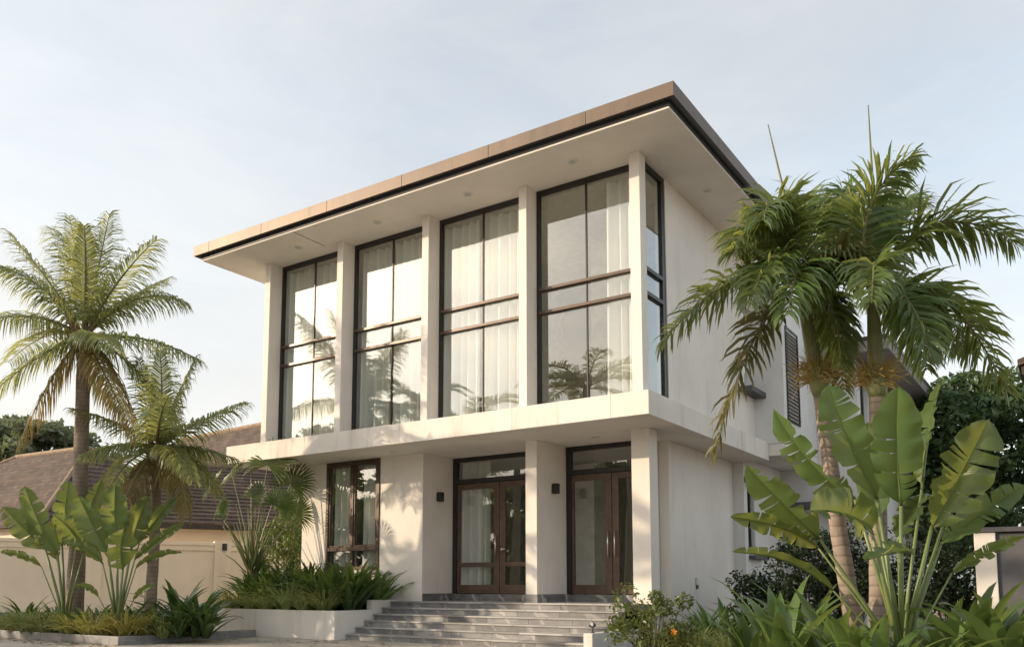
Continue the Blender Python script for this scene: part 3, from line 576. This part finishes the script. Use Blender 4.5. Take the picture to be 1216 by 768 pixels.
# --- banana-like plants
def blade(P0, P1, P2, w, facing, fold, parent, seed, tears=4, roll=0, m='ban', stalk=None, tilt=1):
    """a paddle leaf: P0 blade base, P2 tip; facing = rough direction of the upper face; stalk = points of its petiole below P0"""
    rr = random.Random(seed); P0, P1, P2 = Vector(P0), Vector(P1), Vector(P2); n = 30; J = 5
    facing = Vector(facing).normalized(); b = MB()
    def fr(s):
        p = bez(P0,P1,P2,s); T = ((P1-P0)*(1-s)+(P2-P1)*s).normalized(); N = (facing-T*facing.dot(T)).normalized(); S = T.cross(N)
        c, s_ = math.cos(roll), math.sin(roll); return p, T, N*c+S*s_, S*c-N*s_
    def prof(s): return (min(1, s/.28)**.6)*(max(0, 1-max(0,(s-.45)/.55)**2.7))**.75
    for side in (-1, 1):
        cuts = sorted(rr.uniform(.12,.92) for _ in range(tears)); edges = [0]+cuts+[1]
        for a, c in zip(edges[:-1], edges[1:]):
            rows = max(2, int((c-a)*n)); dl = rr.uniform(-.35,.30) if tears else 0; curl = rr.uniform(.2,.8)
            base = []; uvs = []
            for i in range(rows+1):
                s = a+(c-a)*i/rows; p, T, N, S = fr(s); h = w/2*prof(s)*(1+.05*math.sin(s*23+seed))
                for j in range(J+1):
                    t = j/J; gap = .0 if not tears else .012*t*((c-a) > .05); ss = (s-a)/(c-a) if c > a else 0
                    ang = fold*(1) - curl*.55*t + dl*t + (.10*math.sin(s*31+side+seed)+.05*math.sin(s*73+seed*2))*t
                    off = T*((.18*t*t)*h*.8 + (gap*(.5-ss)*8*w))
                    base.append(p + S*side*h*t*math.cos(ang) + N*h*t*math.sin(ang) + off); uvs.append((s, side*t))
            fs = []
            for i in range(rows):
                for j in range(J):
                    q = (i*(J+1)+j, i*(J+1)+j+1, (i+1)*(J+1)+j+1, (i+1)*(J+1)+j); fs.append(q if side > 0 else q[::-1])
            b.add(base, fs, 0, uvs)
    pts = [bez(P0,P1,P2,i/10*.97) for i in range(11)]; nn = fr(.5)[2]
    b.tube([p-nn*.012 for p in pts], [.02*min(1,w/.45)*(1-.8*i/10)+.003 for i in range(11)], 6, 1)
    if stalk:
        sp2 = [Vector(q) for q in stalk]+[pts[0]-nn*.012]; k = len(sp2)
        if k == 2: sp2 = [sp2[0], sp2[0].lerp(sp2[1],.35), sp2[0].lerp(sp2[1],.7), sp2[1]]; k = 4
        b.tube(sp2, [.036*min(1.0,max(.5,w/.5))*(1-.45*i/(k-1)) for i in range(k)], 7, 1)
    return b.build('leaf', [M[m], M['petiole']], parent, smooth=True)
VIEW = (CP-Vector((2,-3,1))).normalized()
def banana(label, base, d, leaves, seed, group, tears=3):
    B = W(*base, d); B.z = ZG+.05; root = thing('banana_plant', label, 'banana plant', B, group)
    pc = MB(); pc.tube([B, B+Vector((0,0,.35)), B+Vector((0,0,.6))], [.11,.09,.03], 10); pc.build('stem', M['petiole'], root, smooth=True)
    for i, lf in enumerate(leaves):
        (ub,vb), (um,vm), (ut,vt), wpx, dd, fold, roll = lf[:7]; tr = lf[7] if len(lf) > 7 else tears
        db = d+dd*.4; dt = d+dd
        Pb = W(ub,vb,db); st = [B+Vector((rng.uniform(-.06,.06),rng.uniform(-.06,.06),.1)), B.lerp(Pb,.45)+(Vector((B.x,B.y,Pb.z))-Pb)*.12]
        fc = (CP-Pb).normalized()+Vector((-.2,-.1,.25))
        blade(Pb, W(um,vm,(db+dt)/2), W(ut,vt,dt), wpx/F_PX*db*.9, fc, fold+.28, root, seed*40+i, tr+1, roll, 'ban', st)
    return root
banana('large banana plant with broad upright leaves in front of the foxtail palm trunks', (1072,800), 9.4,
 [((1070,600),(1062,530),(1067,457),62,-.5,.12,.3,2), ((1042,592),(1000,520),(983,455),58,.1,.25,.35,3), ((1094,575),(1098,520),(1116,452),42,.5,.35,-.9,3), ((1106,628),(1135,575),(1175,495),78,-.2,.5,.45,3),
  ((1014,592),(960,560),(918,484),52,-.1,.3,-.75,4), ((973,640),(930,600),(886,551),52,-.5,.25,-.6,3), ((1036,630),(1005,600),(960,606),66,-.9,.5,.3,3), ((972,650),(925,618),(866,613),34,-.4,.7,-.4,5),
  ((990,700),(940,655),(868,655),24,-.6,.9,.3,4), ((1118,645),(1160,610),(1218,575),40,.2,.35,.2,4), ((1130,680),(1170,655),(1218,636),22,-.3,.7,0,8), ((1084,655),(1060,650),(1026,665),34,-1.2,.4,.4,3),
  ((1122,614),(1145,590),(1170,566),44,.6,.2,-.8,3), ((1040,620),(1040,560),(1030,500),46,.9,.2,.3,2), ((1066,640),(1085,600),(1100,585),40,.7,.3,-.5,3)], 21, 'banana plants', 3)
banana('pale lit banana plant under the tall coconut palm at the far left', (77,745), 17.3,
 [((68,657),(42,620),(29,576),33,-.3,.25,-.2), ((74,648),(76,610),(82,569),32,.1,.35,.5), ((54,652),(32,630),(2,601),32,-.2,.3,-.3), ((49,672),(25,655),(0,655),13,-.2,.8,0,6), ((92,640),(105,605),(121,568),27,.4,.4,.4),
  ((100,655),(85,625),(62,610),30,-.5,.3,.3), ((68,665),(62,640),(52,622),24,.5,.3,0)], 22, 'banana plants', 3)
banana('green banana plant in the kerbed bed between the coconut palm trunks', (139,748), 16.7,
 [((139,643),(134,610),(137,574),34,-.2,.2,.1,1), ((128,657),(108,622),(93,588),36,-.1,.25,-.3,2), ((156,652),(160,620),(177,588),32,.1,.35,.4,2), ((166,642),(185,612),(211,591),20,.3,.4,.3,4), ((160,664),(185,640),(220,620),15,.1,.6,.2,6),
  ((161,674),(185,654),(217,656),14,-.3,.8,0,7), ((122,668),(100,645),(74,645),24,-.5,.5,.4,4), ((146,676),(140,650),(147,628),42,-.8,.35,.5,3), ((117,708),(105,692),(88,696),10,-.3,.7,0,2), ((158,712),(170,695),(185,695),10,-.4,.7,0,2)], 23, 'banana plants', 3)

# --- fan palm at the planter's left end
def fan_leaf(P0, C, nrm, rad, parent, seed, m='fan'):
    rr = random.Random(seed); C = Vector(C); P0 = Vector(P0); N = Vector(nrm).normalized(); A = (C-P0).normalized(); A = (A-N*A.dot(N)).normalized(); S = N.cross(A)
    b = MB(); b.tube([P0, P0.lerp(C,.5)+Vector((0,0,.04)), C], [.02,.014,.009], 6, 1); n = 30
    for i in range(n):
        a = R(-118+236*i/(n-1)); D = (A*math.cos(a)+S*math.sin(a)); W_ = (S*math.cos(a)-A*math.sin(a)); l = rad*(1-.18*abs(a)/2)*rr.uniform(.92,1.05); w = l*R(236/(n-1))*.5
        p1 = C+D*l*.55+N*(.05*((i%2)*2-1)*.3); p2 = C+D*l*.85+Vector((0,0,-.06*rad)); p3 = C+D*l+Vector((0,0,-.22*rad*rr.uniform(.5,1.5)))
        b.add([C, p1-W_*w*.55-N*.012, p1+N*.012, p1+W_*w*.55-N*.012, p2-W_*w*.25, p2+W_*w*.25, p3], [(0,1,2),(0,2,3),(1,4,5,2),(2,5,3),(4,6,5)], 0)
    return b.build('fan_leaf', [M[m], M['rachis']], parent)
FB = W(299,690,20.2); FB = Vector((FB.x, FB.y, -.42))
fp = thing('fan_palm', 'green fan palm with tall bunched leaf stalks at the left end of the planter', 'palm', FB)
MB().tube([FB, FB+Vector((0,0,.4)), FB+Vector((0,0,.75)), FB+Vector((0,0,1.0))], [.20,.21,.17,.10], 12).build('trunk_base', M['husk'], fp, smooth=True)
for i, (u, v, dd, r_, nx) in enumerate([(248,580,-.3,.62,(-.5,-.8,.5)), (318,552,-.2,.78,(.2,-1,.35)), (345,575,.2,.62,(.5,-.9,.3)), (298,545,.5,.6,(-.2,-.6,.8)), (275,560,.6,.6,(-.4,-.5,.6)), (330,600,-.7,.5,(.5,-.9,.2)), (262,610,-.6,.45,(-.3,-1,.2)), (340,548,.9,.6,(.3,-.4,.9)), (300,590,-.9,.45,(0,-1,.3)), (352,610,.5,.5,(.8,-.6,.2))]):
    fan_leaf(FB+Vector((rng.uniform(-.08,.08),rng.uniform(-.08,.08),.9)), W(u,v,20.2+dd), nx, r_*1.2, fp, 300+i)
st = MB()
for k in range(34):
    a = rng.uniform(-1,1); s0_ = FB+Vector((a*.1, rng.uniform(-.1,.1), .85)); e = FB+Vector((a*.8, rng.uniform(-.45,.45), rng.uniform(1.7,2.7)-.4*abs(a)))
    st.tube([s0_, s0_.lerp(e,.5)+Vector((-a*.05,0,.05)), e], [.02,.014,.006], 5)
st.build('leaf_stalks', M['petiole'], fp, smooth=True)

# --- strap-leaved clumps
def clump(name, n, L, w, m, spread=(.25,1.15), seed=0, keel=.35, arch=1.0, rb=.08, up0=1.35):
    rr = random.Random(seed); b = MB(); K = 7
    for i in range(n):
        az = rr.uniform(0,6.283); e0 = up0-rr.uniform(*spread)*.6; l = L*rr.uniform(.65,1.1); ww = w*rr.uniform(.75,1.15)
        p = Vector((math.cos(az)*rr.uniform(0,rb), math.sin(az)*rr.uniform(0,rb), 0)); el = e0; bend = arch*rr.uniform(.5,1.3)*l/ L
        az2 = az+rr.uniform(-.5,.5); rows = []
        tw = rr.uniform(-.5,.5)
        for k in range(K+1):
            t = k/K; D = Vector((math.cos(az2)*math.cos(el), math.sin(az2)*math.cos(el), math.sin(el))); S = Vector((-math.sin(az2), math.cos(az2), 0)); N = S.cross(D)*-1
            S2 = S*math.cos(tw*t)+N*math.sin(tw*t); h = ww/2*(min(1,.45+t*1.8)*(1-t**2.6) + .01)
            rows.append((p-S2*h+N*h*keel, p, p+S2*h+N*h*keel)); p = p+D*(l/K); el -= bend*(.35+t*1.3)/K*1.3
        v = [q for r_ in rows for q in r_]; fs = []
        for k in range(K):
            fs += [(k*3,k*3+1,k*3+4,k*3+3), (k*3+1,k*3+2,k*3+5,k*3+4)]
        b.add(v, fs)
    return b.build(name, M[m], smooth=True)
lil = [clump('strap_lily', 32, 1.22, .14, 'lily', (.0,1.15), 31+i, arch=1.15, up0=1.5) for i in range(3)]
lilb = [clump('strap_lily', 30, 1.18, .13, 'lilyb', (.0,1.15), 41+i, arch=1.2, up0=1.5) for i in range(2)]
spi = [clump('striped_grass', 150, .80, .028, 'spider', (.05,1.1), 51+i, arch=1.35, rb=.14) for i in range(2)]
spy = [clump('yellow_grass', 150, .76, .030, 'spidery', (.05,1.1), 61+i, arch=1.35, rb=.14) for i in range(2)]
used = set()
def put(o, loc, rz, sc, label, cat, group):
    if o.name in used: o2 = o.copy(); COL.objects.link(o2)
    else: o2 = o; used.add(o.name)
    o2.location = loc; o2.rotation_euler = (0,0,rz); o2.scale = (sc,sc,sc*rng.uniform(.9,1.1)); tag(o2, label, cat, group); return o2
k = 0
for row, (yy, n_) in enumerate(((.95,11), (.5,11), (.05,10))):
    for i in range(n_):
        x = -10.3+3.45*(i+.5)/n_+rng.uniform(-.12,.12); k += 1
        src = lilb[k%2] if (k*7)%5 in (0,2,3) else lil[k%3]
        br = src in lilb
        put(src, (x, yy+rng.uniform(-.12,.12), -.43), rng.uniform(0,6.28), rng.uniform(.85,1.2), 'strap-leaved lily clump packed in the raised white planter', 'lily plant', 'lilies in the raised planter')
for i, x in enumerate((-7.75,-7.25,-8.3)):
    put(spi[i%2], (x, -.46+.06*(i%2), -.38), i*2.1, 1.0+.08*i, 'arching striped grass clump spilling over the right end of the planter', 'grass clump', 'striped grasses in the planter')
for i, x in enumerate((-8.9,-9.4,-9.9)): put(spi[i%2], (x, -.46, -.40), i*1.7+.5, .85, 'low striped grass clump along the left front of the planter', 'grass clump', 'low grasses along the planter')
put(spy[0], (-10.25, -.40, -.44), 1.0, .95, 'yellow-green grass clump at the left front corner of the planter', 'grass clump', None)
# kerbed bed on the left
A_ = Gd(140,766,ZG); bx1, by0 = A_.x, A_.y
bed = thing('garden_bed', 'kerbed garden bed of palms and grasses left of the planter', 'garden bed', (bx1-3, by0+1.5, ZG))
kb = MB(); kb.box(bx1-7.2, bx1, by0, by0+.14, ZG-.02, ZG+.16); kb.build('kerb', M['kerb'], bed, bevel=.008)
kb = MB(); kb.box(bx1-.14, bx1, by0+.142, by0+3.2, ZG-.02, ZG+.16); kb.build('kerb', M['kerb'], bed, bevel=.008)
MB().box(bx1-7.2, bx1-.14, by0+.14, by0+4.6, ZG-.02, ZG+.09).build('soil', M['soil'], bed)
def Wz(u, d_, z): P = W(u, 700, d_); P.z = z; return P
SB = ZG+.09
for i, (u, d_, sc) in enumerate([(112,16.9,.95),(150,16.6,1.0),(176,16.75,.85),(88,17.2,.85),(130,16.75,.9),(163,16.6,.8)]):
    put(spy[i%2], Wz(u,d_,SB), i*1.3, sc, 'yellow striped grass clump along the front kerb of the left bed', 'grass clump', 'yellow grasses along the kerb')
for i, (u, d_, sc) in enumerate([(14,18.6,.9),(36,18.1,1.05),(60,17.7,.95),(48,17.8,.9),(22,18.3,.9),(196,16.7,.75)]):
    put(spi[i%2], Wz(u,d_,SB), i*1.9, sc, 'green striped grass clump in the left kerbed bed', 'grass clump', 'green grasses in the left bed')
for i, (u, d_, sc) in enumerate([(192,16.8,.7),(214,16.6,.72),(234,16.7,.75),(224,17.2,.9),(242,17.3,.95),(205,17.5,.95),(182,17.2,.8),(160,17.4,.85),(118,17.6,.8),(98,17.3,.8),(34,18.6,.85),(236,18.0,1.2),(70,18.3,.8),(215,18.3,1.2),(246,16.7,.9),(140,17.9,.8)]):
    put(lil[i%3], Wz(u,d_,SB), i*2.3, sc, 'dark strap-leaved lily clump in the kerbed bed at left', 'lily plant', 'lilies in the left bed').scale.z *= .78
# right-hand garden
brd = thing('garden_border', 'dark planted soil border along the right side wall of the house', 'garden border', (1.8, 2, ZG))
MB().box(-.79, 9.5, -1.2, 6.5, ZG-.02, ZG+.02).box(-.70, -.5, -.6, 1.0, ZG+.021, ZG+.03).build('soil', M['soil'], brd); MB().box(1.2, 9.5, -6.5, -1.202, ZG-.02, ZG+.02).build('soil_strip', M['soil'], brd)
brl = clump('broad_leaf_lily', 15, 1.2, .19, 'lilyb', (.05,1.3), 71, arch=.95, keel=.25); brl2 = clump('broad_leaf_lily', 15, 1.15, .2, 'lilyb', (.05,1.3), 72, arch=1.0, keel=.25)
for i, (u, d_, sc, lb) in enumerate([(925,10.4,1.2,'under the lowest banana leaf'), (985,10.0,1.15,'at the foot of the left foxtail trunk'), (960,11.4,1.2,'behind the others by the foxtail trunk'), (1045,9.0,.9,'in front of the banana stalks'), (1150,10.6,1.25,'right of the banana stalks'), (1195,10.2,1.3,'before the grey gate pillar'), (890,11.0,.8,'between the bush and the banana leaves'), (1100,9.4,.85,'at the right foot of the banana stalks'), (1010,9.3,.85,'leaning left of the banana stalks'), (1120,11.6,1.2,'in the gap between banana stalks and gate pillar')]):
    P = W(u,700,d_); put((brl,brl2)[i%2], (P.x, P.y, ZG+.05), i*1.1+.4, sc, 'broad glossy light green lily '+lb, 'lily plant', 'broad lilies in the right garden')
for i, (u, v, d_, sc) in enumerate([(845,760,13.2,.75),(862,752,13.8,.8),(885,745,14.3,.85),(905,750,14,.8),(835,745,14.2,.7)]):
    P = W(u,v,d_); put(lil[i%3], (P.x, P.y, ZG), i*1.7, sc, 'dark strap-leaved lily clump along the base of the right wall', 'lily plant', 'lilies along the right wall')
for i, (u, v, d_, sc) in enumerate([(800,790,12.2,1.0),(835,790,11.9,1.0),(868,800,11.6,.95),(822,775,12.8,.95)]):
    P = W(u,v,d_); put(spi[i%2], (P.x, P.y, ZG), i*1.7, sc, 'dark green arching grass clump beside the flowering bush', 'grass clump', 'grasses beside the bush')

# --- leafy shrubs and trees
def leaf_cloud(centres, radii, counts, size, m, name, parent, seed, up=.3, flat=1.0):
    r_ = np.random.default_rng(seed); V = []; F = []
    for c, rad, n in zip(centres, radii, counts):
        d_ = r_.normal(size=(n,3)); d_ /= np.linalg.norm(d_, axis=1)[:,None]; p = np.array(c)+d_*np.array(rad)*(r_.uniform(.25,1,(n,1))**.45)
        nn = d_*.6+r_.normal(size=(n,3))*.6+np.array([0,0,up]); nn /= np.linalg.norm(nn, axis=1)[:,None]
        a = np.cross(nn, r_.normal(size=(n,3))); a /= np.linalg.norm(a, axis=1)[:,None]; bb_ = np.cross(nn, a); s = size*r_.uniform(.6,1.3,(n,1))
        for i in range(n):
            k0 = len(V); A, B, P, q = a[i]*s[i], bb_[i]*s[i]*.5, p[i], nn[i]*s[i]*.12
            V += [tuple(P-A), tuple(P-B+q), tuple(P+A), tuple(P+B+q)]; F += [(k0,k0+1,k0+2,k0+3)]
    b = MB(); b.v = V; b.f = F; b.m = [0]*len(F); return b.build(name, M[m], parent)
def shrub(name, label, cat, base, cs, size, m, seed, group=None, flowers=None):
    B = Vector(base); root = thing(name, label, cat, B, group); st = MB(); rr = random.Random(seed)
    for c, r_, n in cs:
        e = Vector(c); st.tube([B+Vector((rr.uniform(-.05,.05),rr.uniform(-.05,.05),0)), B.lerp(e,.5)+Vector((rr.uniform(-.06,.06),rr.uniform(-.06,.06),.05)), e], [.014,.009,.004], 5)
    st.build('branches', M['wood_bark'], root)
    leaf_cloud([c for c,_,_ in cs], [r_ for _,r_,_ in cs], [n for _,_,n in cs], size, m, 'foliage', root, seed)
    if flowers:
        fb = MB()
        for q in flowers: 
            for k in range(6): a = k*1.047; q2 = Vector(q); fb.add([q2, q2+Vector((math.cos(a)*.04,-.01,math.sin(a)*.04)), q2+Vector((math.cos(a+.6)*.05,.01,math.sin(a+.6)*.05))], [(0,1,2)])
        fb.build('flowers', M['flower'], root)
    return root
def scatter_cs(base, h, rx, ry, n, rad, cnt, seed):
    rr = random.Random(seed); return [((base[0]+rr.uniform(-rx,rx), base[1]+rr.uniform(-ry,ry), base[2]+h*rr.uniform(.3,1)), (rad*rr.uniform(.7,1.3),)*3, cnt) for _ in range(n)]
P = W(775,800,12.0); P.z = ZG
shrub('flowering_bush', 'rounded light green bush with an orange bloom beside the cheek wall', 'bush', P, scatter_cs(P, .95, .5, .35, 22, .17, 80, 5), .04, 'bush', 5, None, [W(800,750,11.6)])
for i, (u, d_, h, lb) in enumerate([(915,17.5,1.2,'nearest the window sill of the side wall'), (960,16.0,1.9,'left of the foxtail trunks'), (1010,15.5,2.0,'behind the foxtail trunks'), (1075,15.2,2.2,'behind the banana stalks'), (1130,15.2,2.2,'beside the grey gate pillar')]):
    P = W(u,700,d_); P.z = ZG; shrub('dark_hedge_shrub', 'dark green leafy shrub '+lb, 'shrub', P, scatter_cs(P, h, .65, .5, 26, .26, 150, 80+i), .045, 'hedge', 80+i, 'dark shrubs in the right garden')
def tree(name, label, base, h, crown, clumps, size, m, seed, group=None, tr=.18):
    B = Vector(base); root = thing(name, label, 'tree', B, group); rr = random.Random(seed); t = MB(); top = B+Vector((0,0,h*.55)); t.tube([B, B+Vector((.1,0,h*.3)), top], [tr*1.3,tr,tr*.7], 9)
    cs = []
    for _ in range(clumps):
        a = rr.uniform(0,6.283); q = math.sqrt(rr.uniform(0,1)); z = rr.uniform(-1,1); k2 = math.sqrt(max(.05,1-z*z*.9))
        c = B+Vector((math.cos(a)*q*crown[0]*k2, math.sin(a)*q*crown[0]*k2, h-crown[1]+z*crown[1])); cs.append(c)
    for c in cs[:max(8,clumps//4)]: t.tube([top.lerp(B,.15*rr.random()), top.lerp(c,.5)+Vector((0,0,-.1)), c], [tr*.4,tr*.22,.02], 5)
    t.build('trunk', M['wood_bark'], root)
    rd = crown[0]*.28; leaf_cloud(cs, [(rd*rr.uniform(.7,1.3), rd*rr.uniform(.7,1.3), rd*rr.uniform(.35,.6)) for _ in cs], [150]*len(cs), size, m, 'crown', root, seed)
    return root
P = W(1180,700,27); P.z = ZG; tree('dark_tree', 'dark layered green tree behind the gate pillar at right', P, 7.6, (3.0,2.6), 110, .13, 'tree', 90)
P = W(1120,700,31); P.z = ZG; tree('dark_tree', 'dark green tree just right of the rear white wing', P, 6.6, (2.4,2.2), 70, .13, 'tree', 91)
P = W(35,700,55); P.z = ZG; tree('round_tree', 'haze-coloured rounded tree beyond the roofs at the far left', P, 11.4, (4.4,2.6), 90, .25, 'treehaze', 92)
P = W(-30,700,60); P.z = ZG; tree('round_tree', 'haze-coloured tree cut off by the left edge beyond the roofs', P, 12.6, (3.6,3.0), 60, .25, 'treehaze', 93)
P = W(340,700,24.5); P.z = ZG; shrub('yellow_green_shrub', 'sunlit yellow-green shrub behind the left corner of the house', 'shrub', P, scatter_cs(P, 3.6, .7, .6, 34, .32, 120, 95), .06, 'bush', 95)

# ------------------------------------------------------------------ boundary wall and neighbours
wa, wb = Vector((-20.5,-3.4)), Vector((-12.2,13.4)); wdir = (wb-wa).normalized()
bwall = thing('boundary_wall', 'long beige panelled boundary wall behind the left garden', 'boundary wall', (wa.x, wa.y, ZG))
HW = 1.52; MB().obox(wa, wb, .2, ZG, HW-.26).build('wall_panel', M['yard'], bwall)
MB().obox(wa, wb, .28, HW-.258, HW-.10).obox(wa, wb, .34, HW-.098, HW).build('coping', M['yard'], bwall, bevel=.008)
for t in (1.2, 4.9, 8.6, 12.3, 16):
    c = wa+wdir*t; MB().obox(c-wdir*.25, c+wdir*.25, .36, ZG, HW+.04).build('pillar', M['yard'], bwall, bevel=.008)
MB().obox(wa, wb, .26, ZG, ZG+.35).build('plinth', M['hood'], bwall)
c = wa+wdir*8.6+Vector((wdir.y,-wdir.x))*.19; t = thing('bulkhead_lamp', 'small black lamp on a pillar of the beige boundary wall', 'wall lamp', (c.x, c.y, 1.35))
MB().box(c.x-.07,c.x+.07,c.y-.02,c.y+.10,1.28,1.50).build('lamp_body', M['black'], t, bevel=.01); MB().tube([(c.x,c.y+.04,1.2),(c.x,c.y+.04,1.279)], .05, 10).build('lens', M['lens'], t)
def hip_house(name, label, r0, r1, half, ze, over=.5, wallm='yard', hip=1.0, ridge=True):
    r0 = Vector(r0); r1 = Vector(r1); zr = (r0.z+r1.z)/2; c = (r0+r1)/2; ax = Vector((r1.x-r0.x, r1.y-r0.y, 0)); L = ax.length/2; ang = math.atan2(ax.y, ax.x)
    root = thing(name, label, 'house', (c.x, c.y, ZG)); root.rotation_euler = (0,0,ang); z0 = 0; E = ze-ZG; Zr = zr-ZG
    def bld(b, nm, m, par=root, **kw):
        o = b.build(nm, m, None, **kw); o.parent = par; return o
    hl = L+half*hip; N_ = 17; rf = MB()
    for k in range(N_):                  # stepped tile courses
        t0, t1 = k/N_, (k+1)/N_; lift = .065
        for (t_, q) in ((0,0),):
            def ring(t, dz): return [(-(hl+(L-hl)*t), -half*(1-t), E+(Zr-E)*t+dz), ((hl+(L-hl)*t), -half*(1-t), E+(Zr-E)*t+dz), ((hl+(L-hl)*t), half*(1-t), E+(Zr-E)*t+dz), (-(hl+(L-hl)*t), half*(1-t), E+(Zr-E)*t+dz)]
            A, B_ = ring(t0, lift), ring(t1, 0)
            C_ = ring(t0, 0)
            rf.add(A+B_+C_, [(0,1,5,4),(1,2,6,5),(2,3,7,6),(3,0,4,7),(8,9,1,0),(9,10,2,1),(10,11,3,2),(11,8,0,3)])
    bld(rf, 'roof', M['tile'])
    if ridge:
        rg = MB(); rg.tube([(-L,0,Zr+.02),(L,0,Zr+.02)], .13, 8)
        for sx in (-1,1):
            for sy in (-1,1): rg.tube([(sx*L,0,Zr+.02),(sx*hl,sy*half,E+.06)], .11, 7)
        bld(rg, 'ridge_caps', M['ridge'])
    bld(MB().box(-hl+over, hl-over, -half+over, half-over, 0, E-.02), 'wall', M[wallm])
    bld(MB().box(-hl, hl, -half, half, E-.14, E-.005), 'eaves', M['timber'])
    return root
wn_ = Vector((-wdir.y, wdir.x)); hc0, hc1 = wa+wdir*9.0+wn_*6.0, wa+wdir*17.5+wn_*6.0
hip_house('tiled_roof_house', 'brown tiled hip roof house just beyond the beige boundary wall', (hc0.x,hc0.y,4.75), (hc1.x,hc1.y,4.75), 4.4, 2.2)
hip_house('tiled_roof_house', 'taller brown tiled roof with lit ridge caps beyond the nearer brown roof', W(215,524,50), W(335,498,44), 6.0, 3.0)
hip_house('tiled_roof_house', 'grey tiled hip roof house at the far left beyond the boundary wall', W(20,545,44), W(105,530,41), 5.5, 2.6)
gp = thing('gate_pillar', 'cream gate pillar with grey side wall at the right edge', 'gate pillar', W(1172,700,13.5)); gp.location.z = ZG
q = gp.location; MB().box(q.x-.14, q.x+.16, q.y, q.y+.4, ZG, 1.02).build('pillar', M['planter'], gp, bevel=.01); MB().box(q.x+.165, q.x+4.5, q.y+.05, q.y+.3, ZG, 1.0).build('wall', M['hood'], gp)
MB().box(q.x-.17, q.x+4.5, q.y-.03, q.y+.43, 1.022, 1.10).build('coping', M['hood'], gp, bevel=.01)
P = W(1225,440,15); nr = thing('neighbour_eave', 'dark tiled roof corner of the neighbour at the right edge', 'house', (P.x+2, P.y, ZG))
MB().box(P.x-.15, P.x+4, P.y, P.y+3, P.z-.05, P.z+.10).build('eaves', M['timber'], nr); MB().box(P.x+.6, P.x+4, P.y+.5, P.y+3, ZG, P.z-.06).build('wall', M['planter'], nr)
MB().add([(P.x-.15,P.y,P.z+.10),(P.x+4,P.y,P.z+1.3),(P.x+4,P.y+3,P.z+1.3),(P.x-.15,P.y+3,P.z+.10)], [(0,1,2,3)])
rf = MB(); rf.add([(P.x-.2,P.y-.05,P.z+.11),(P.x+4,P.y-.05,P.z+1.4),(P.x+4,P.y+3,P.z+1.4),(P.x-.2,P.y+3,P.z+.11),(P.x-.2,P.y-.05,P.z+.22),(P.x+4,P.y-.05,P.z+1.52),(P.x+4,P.y+3,P.z+1.52),(P.x-.2,P.y+3,P.z+.22)], [(0,3,2,1),(4,5,6,7),(0,1,5,4),(1,2,6,5),(2,3,7,6),(3,0,4,7)]); rf.build('roof', M['tile'], nr)
cb_ = MB(); a0, a1 = W(-60,486,26), W(170,535,30); cb_.tube([a0.lerp(a1,t/10)-Vector((0,0,.25*math.sin(math.pi*t/10))) for t in range(11)], .012, 5); tag(cb_.build('overhead_cable', M['cable']), 'thin black overhead cable crossing behind the tall coconut palm', 'cable')

# ------------------------------------------------------------------ across the driveway (seen only mirrored in the glass and as dappled shade)
exec_far = True
def far_palm(x, y, z, label, seed, L=2.3):
    B = Vector((x,y,ZG)); C = Vector((x+.2,y,z)); root = thing('coconut_palm', label, 'palm tree', B, 'coconut palms across the driveway'); trunk(root, [B, B.lerp(C,.5)+Vector((.1,0,0)), C], [.2,.16,.13], M['bark_coco']); rr = random.Random(seed)
    for i in range(15):
        a = i*2.4+rr.uniform(-.3,.3); up_ = rr.uniform(-.2,1.1); h = Vector((math.cos(a),math.sin(a),0)); l = L*rr.uniform(.85,1.1)
        frond(C, C+h*l*.5+Vector((0,0,l*.55*up_)), C+h*l+Vector((0,0,l*(.55*up_-.35))), .62, 46, .045, [M['coco'], M['rachis']], root, 'flat', .8, .14, .03, seed*40+i)
far_palm(-13.5,-11.5,6.4,'coconut palm across the driveway opposite the left windows',1)
far_palm(-17.5,-13.5,7.8,'tall coconut palm across the driveway by the far wall',2)
far_palm(-8.0,-10.8,6.9,'coconut palm across the driveway opposite the middle windows',3)
tree('street_tree', 'leafy tree across the driveway on the sunny side', (-21.5,-12.5,ZG), 8.2, (2.7,2.7), 34, .16, 'tree', 97, 'trees across the driveway')
hip_house('neighbour_house', 'brown tiled house across the driveway', (-4,-42,6), (6,-42,6), 5, 2.8)
for i, (x, y, h) in enumerate([(-46,-33,8.8),(-38,-36,9.4),(-30,-38,9.0),(-22.5,-39,9.6),(-15,-41,9.0),(-53,-31,9.2)]):
    tree('street_tree', 'broad dark tree in the row far across the driveway', (x,y,ZG), h, (4.4,4.2), 80, .36, 'tree', 120+i, 'row of trees far across the driveway')
lt = MB(); rr = random.Random(77)
for _ in range(170):
    k2 = rr.random(); 
    if k2 < .6: x, y = rr.uniform(bx1-6, bx1+.4), by0-rr.uniform(.02,.7)**1.3
    else: x, y = rr.uniform(-9.3,-1.2), rr.uniform(-2.6,-.5)
    a = rr.uniform(0,6.28); l_ = rr.uniform(.03,.09); c_, s_ = math.cos(a)*l_, math.sin(a)*l_; z = ZG+.006
    lt.add([(x-c_,y-s_,z),(x-s_*.35,y+c_*.35,z+.012),(x+c_,y+s_,z+.004),(x+s_*.35,y-c_*.35,z+.010)], [(0,1,2),(0,2,3)])
tag(lt.build('fallen_leaves', M['husk']), kind='stuff')
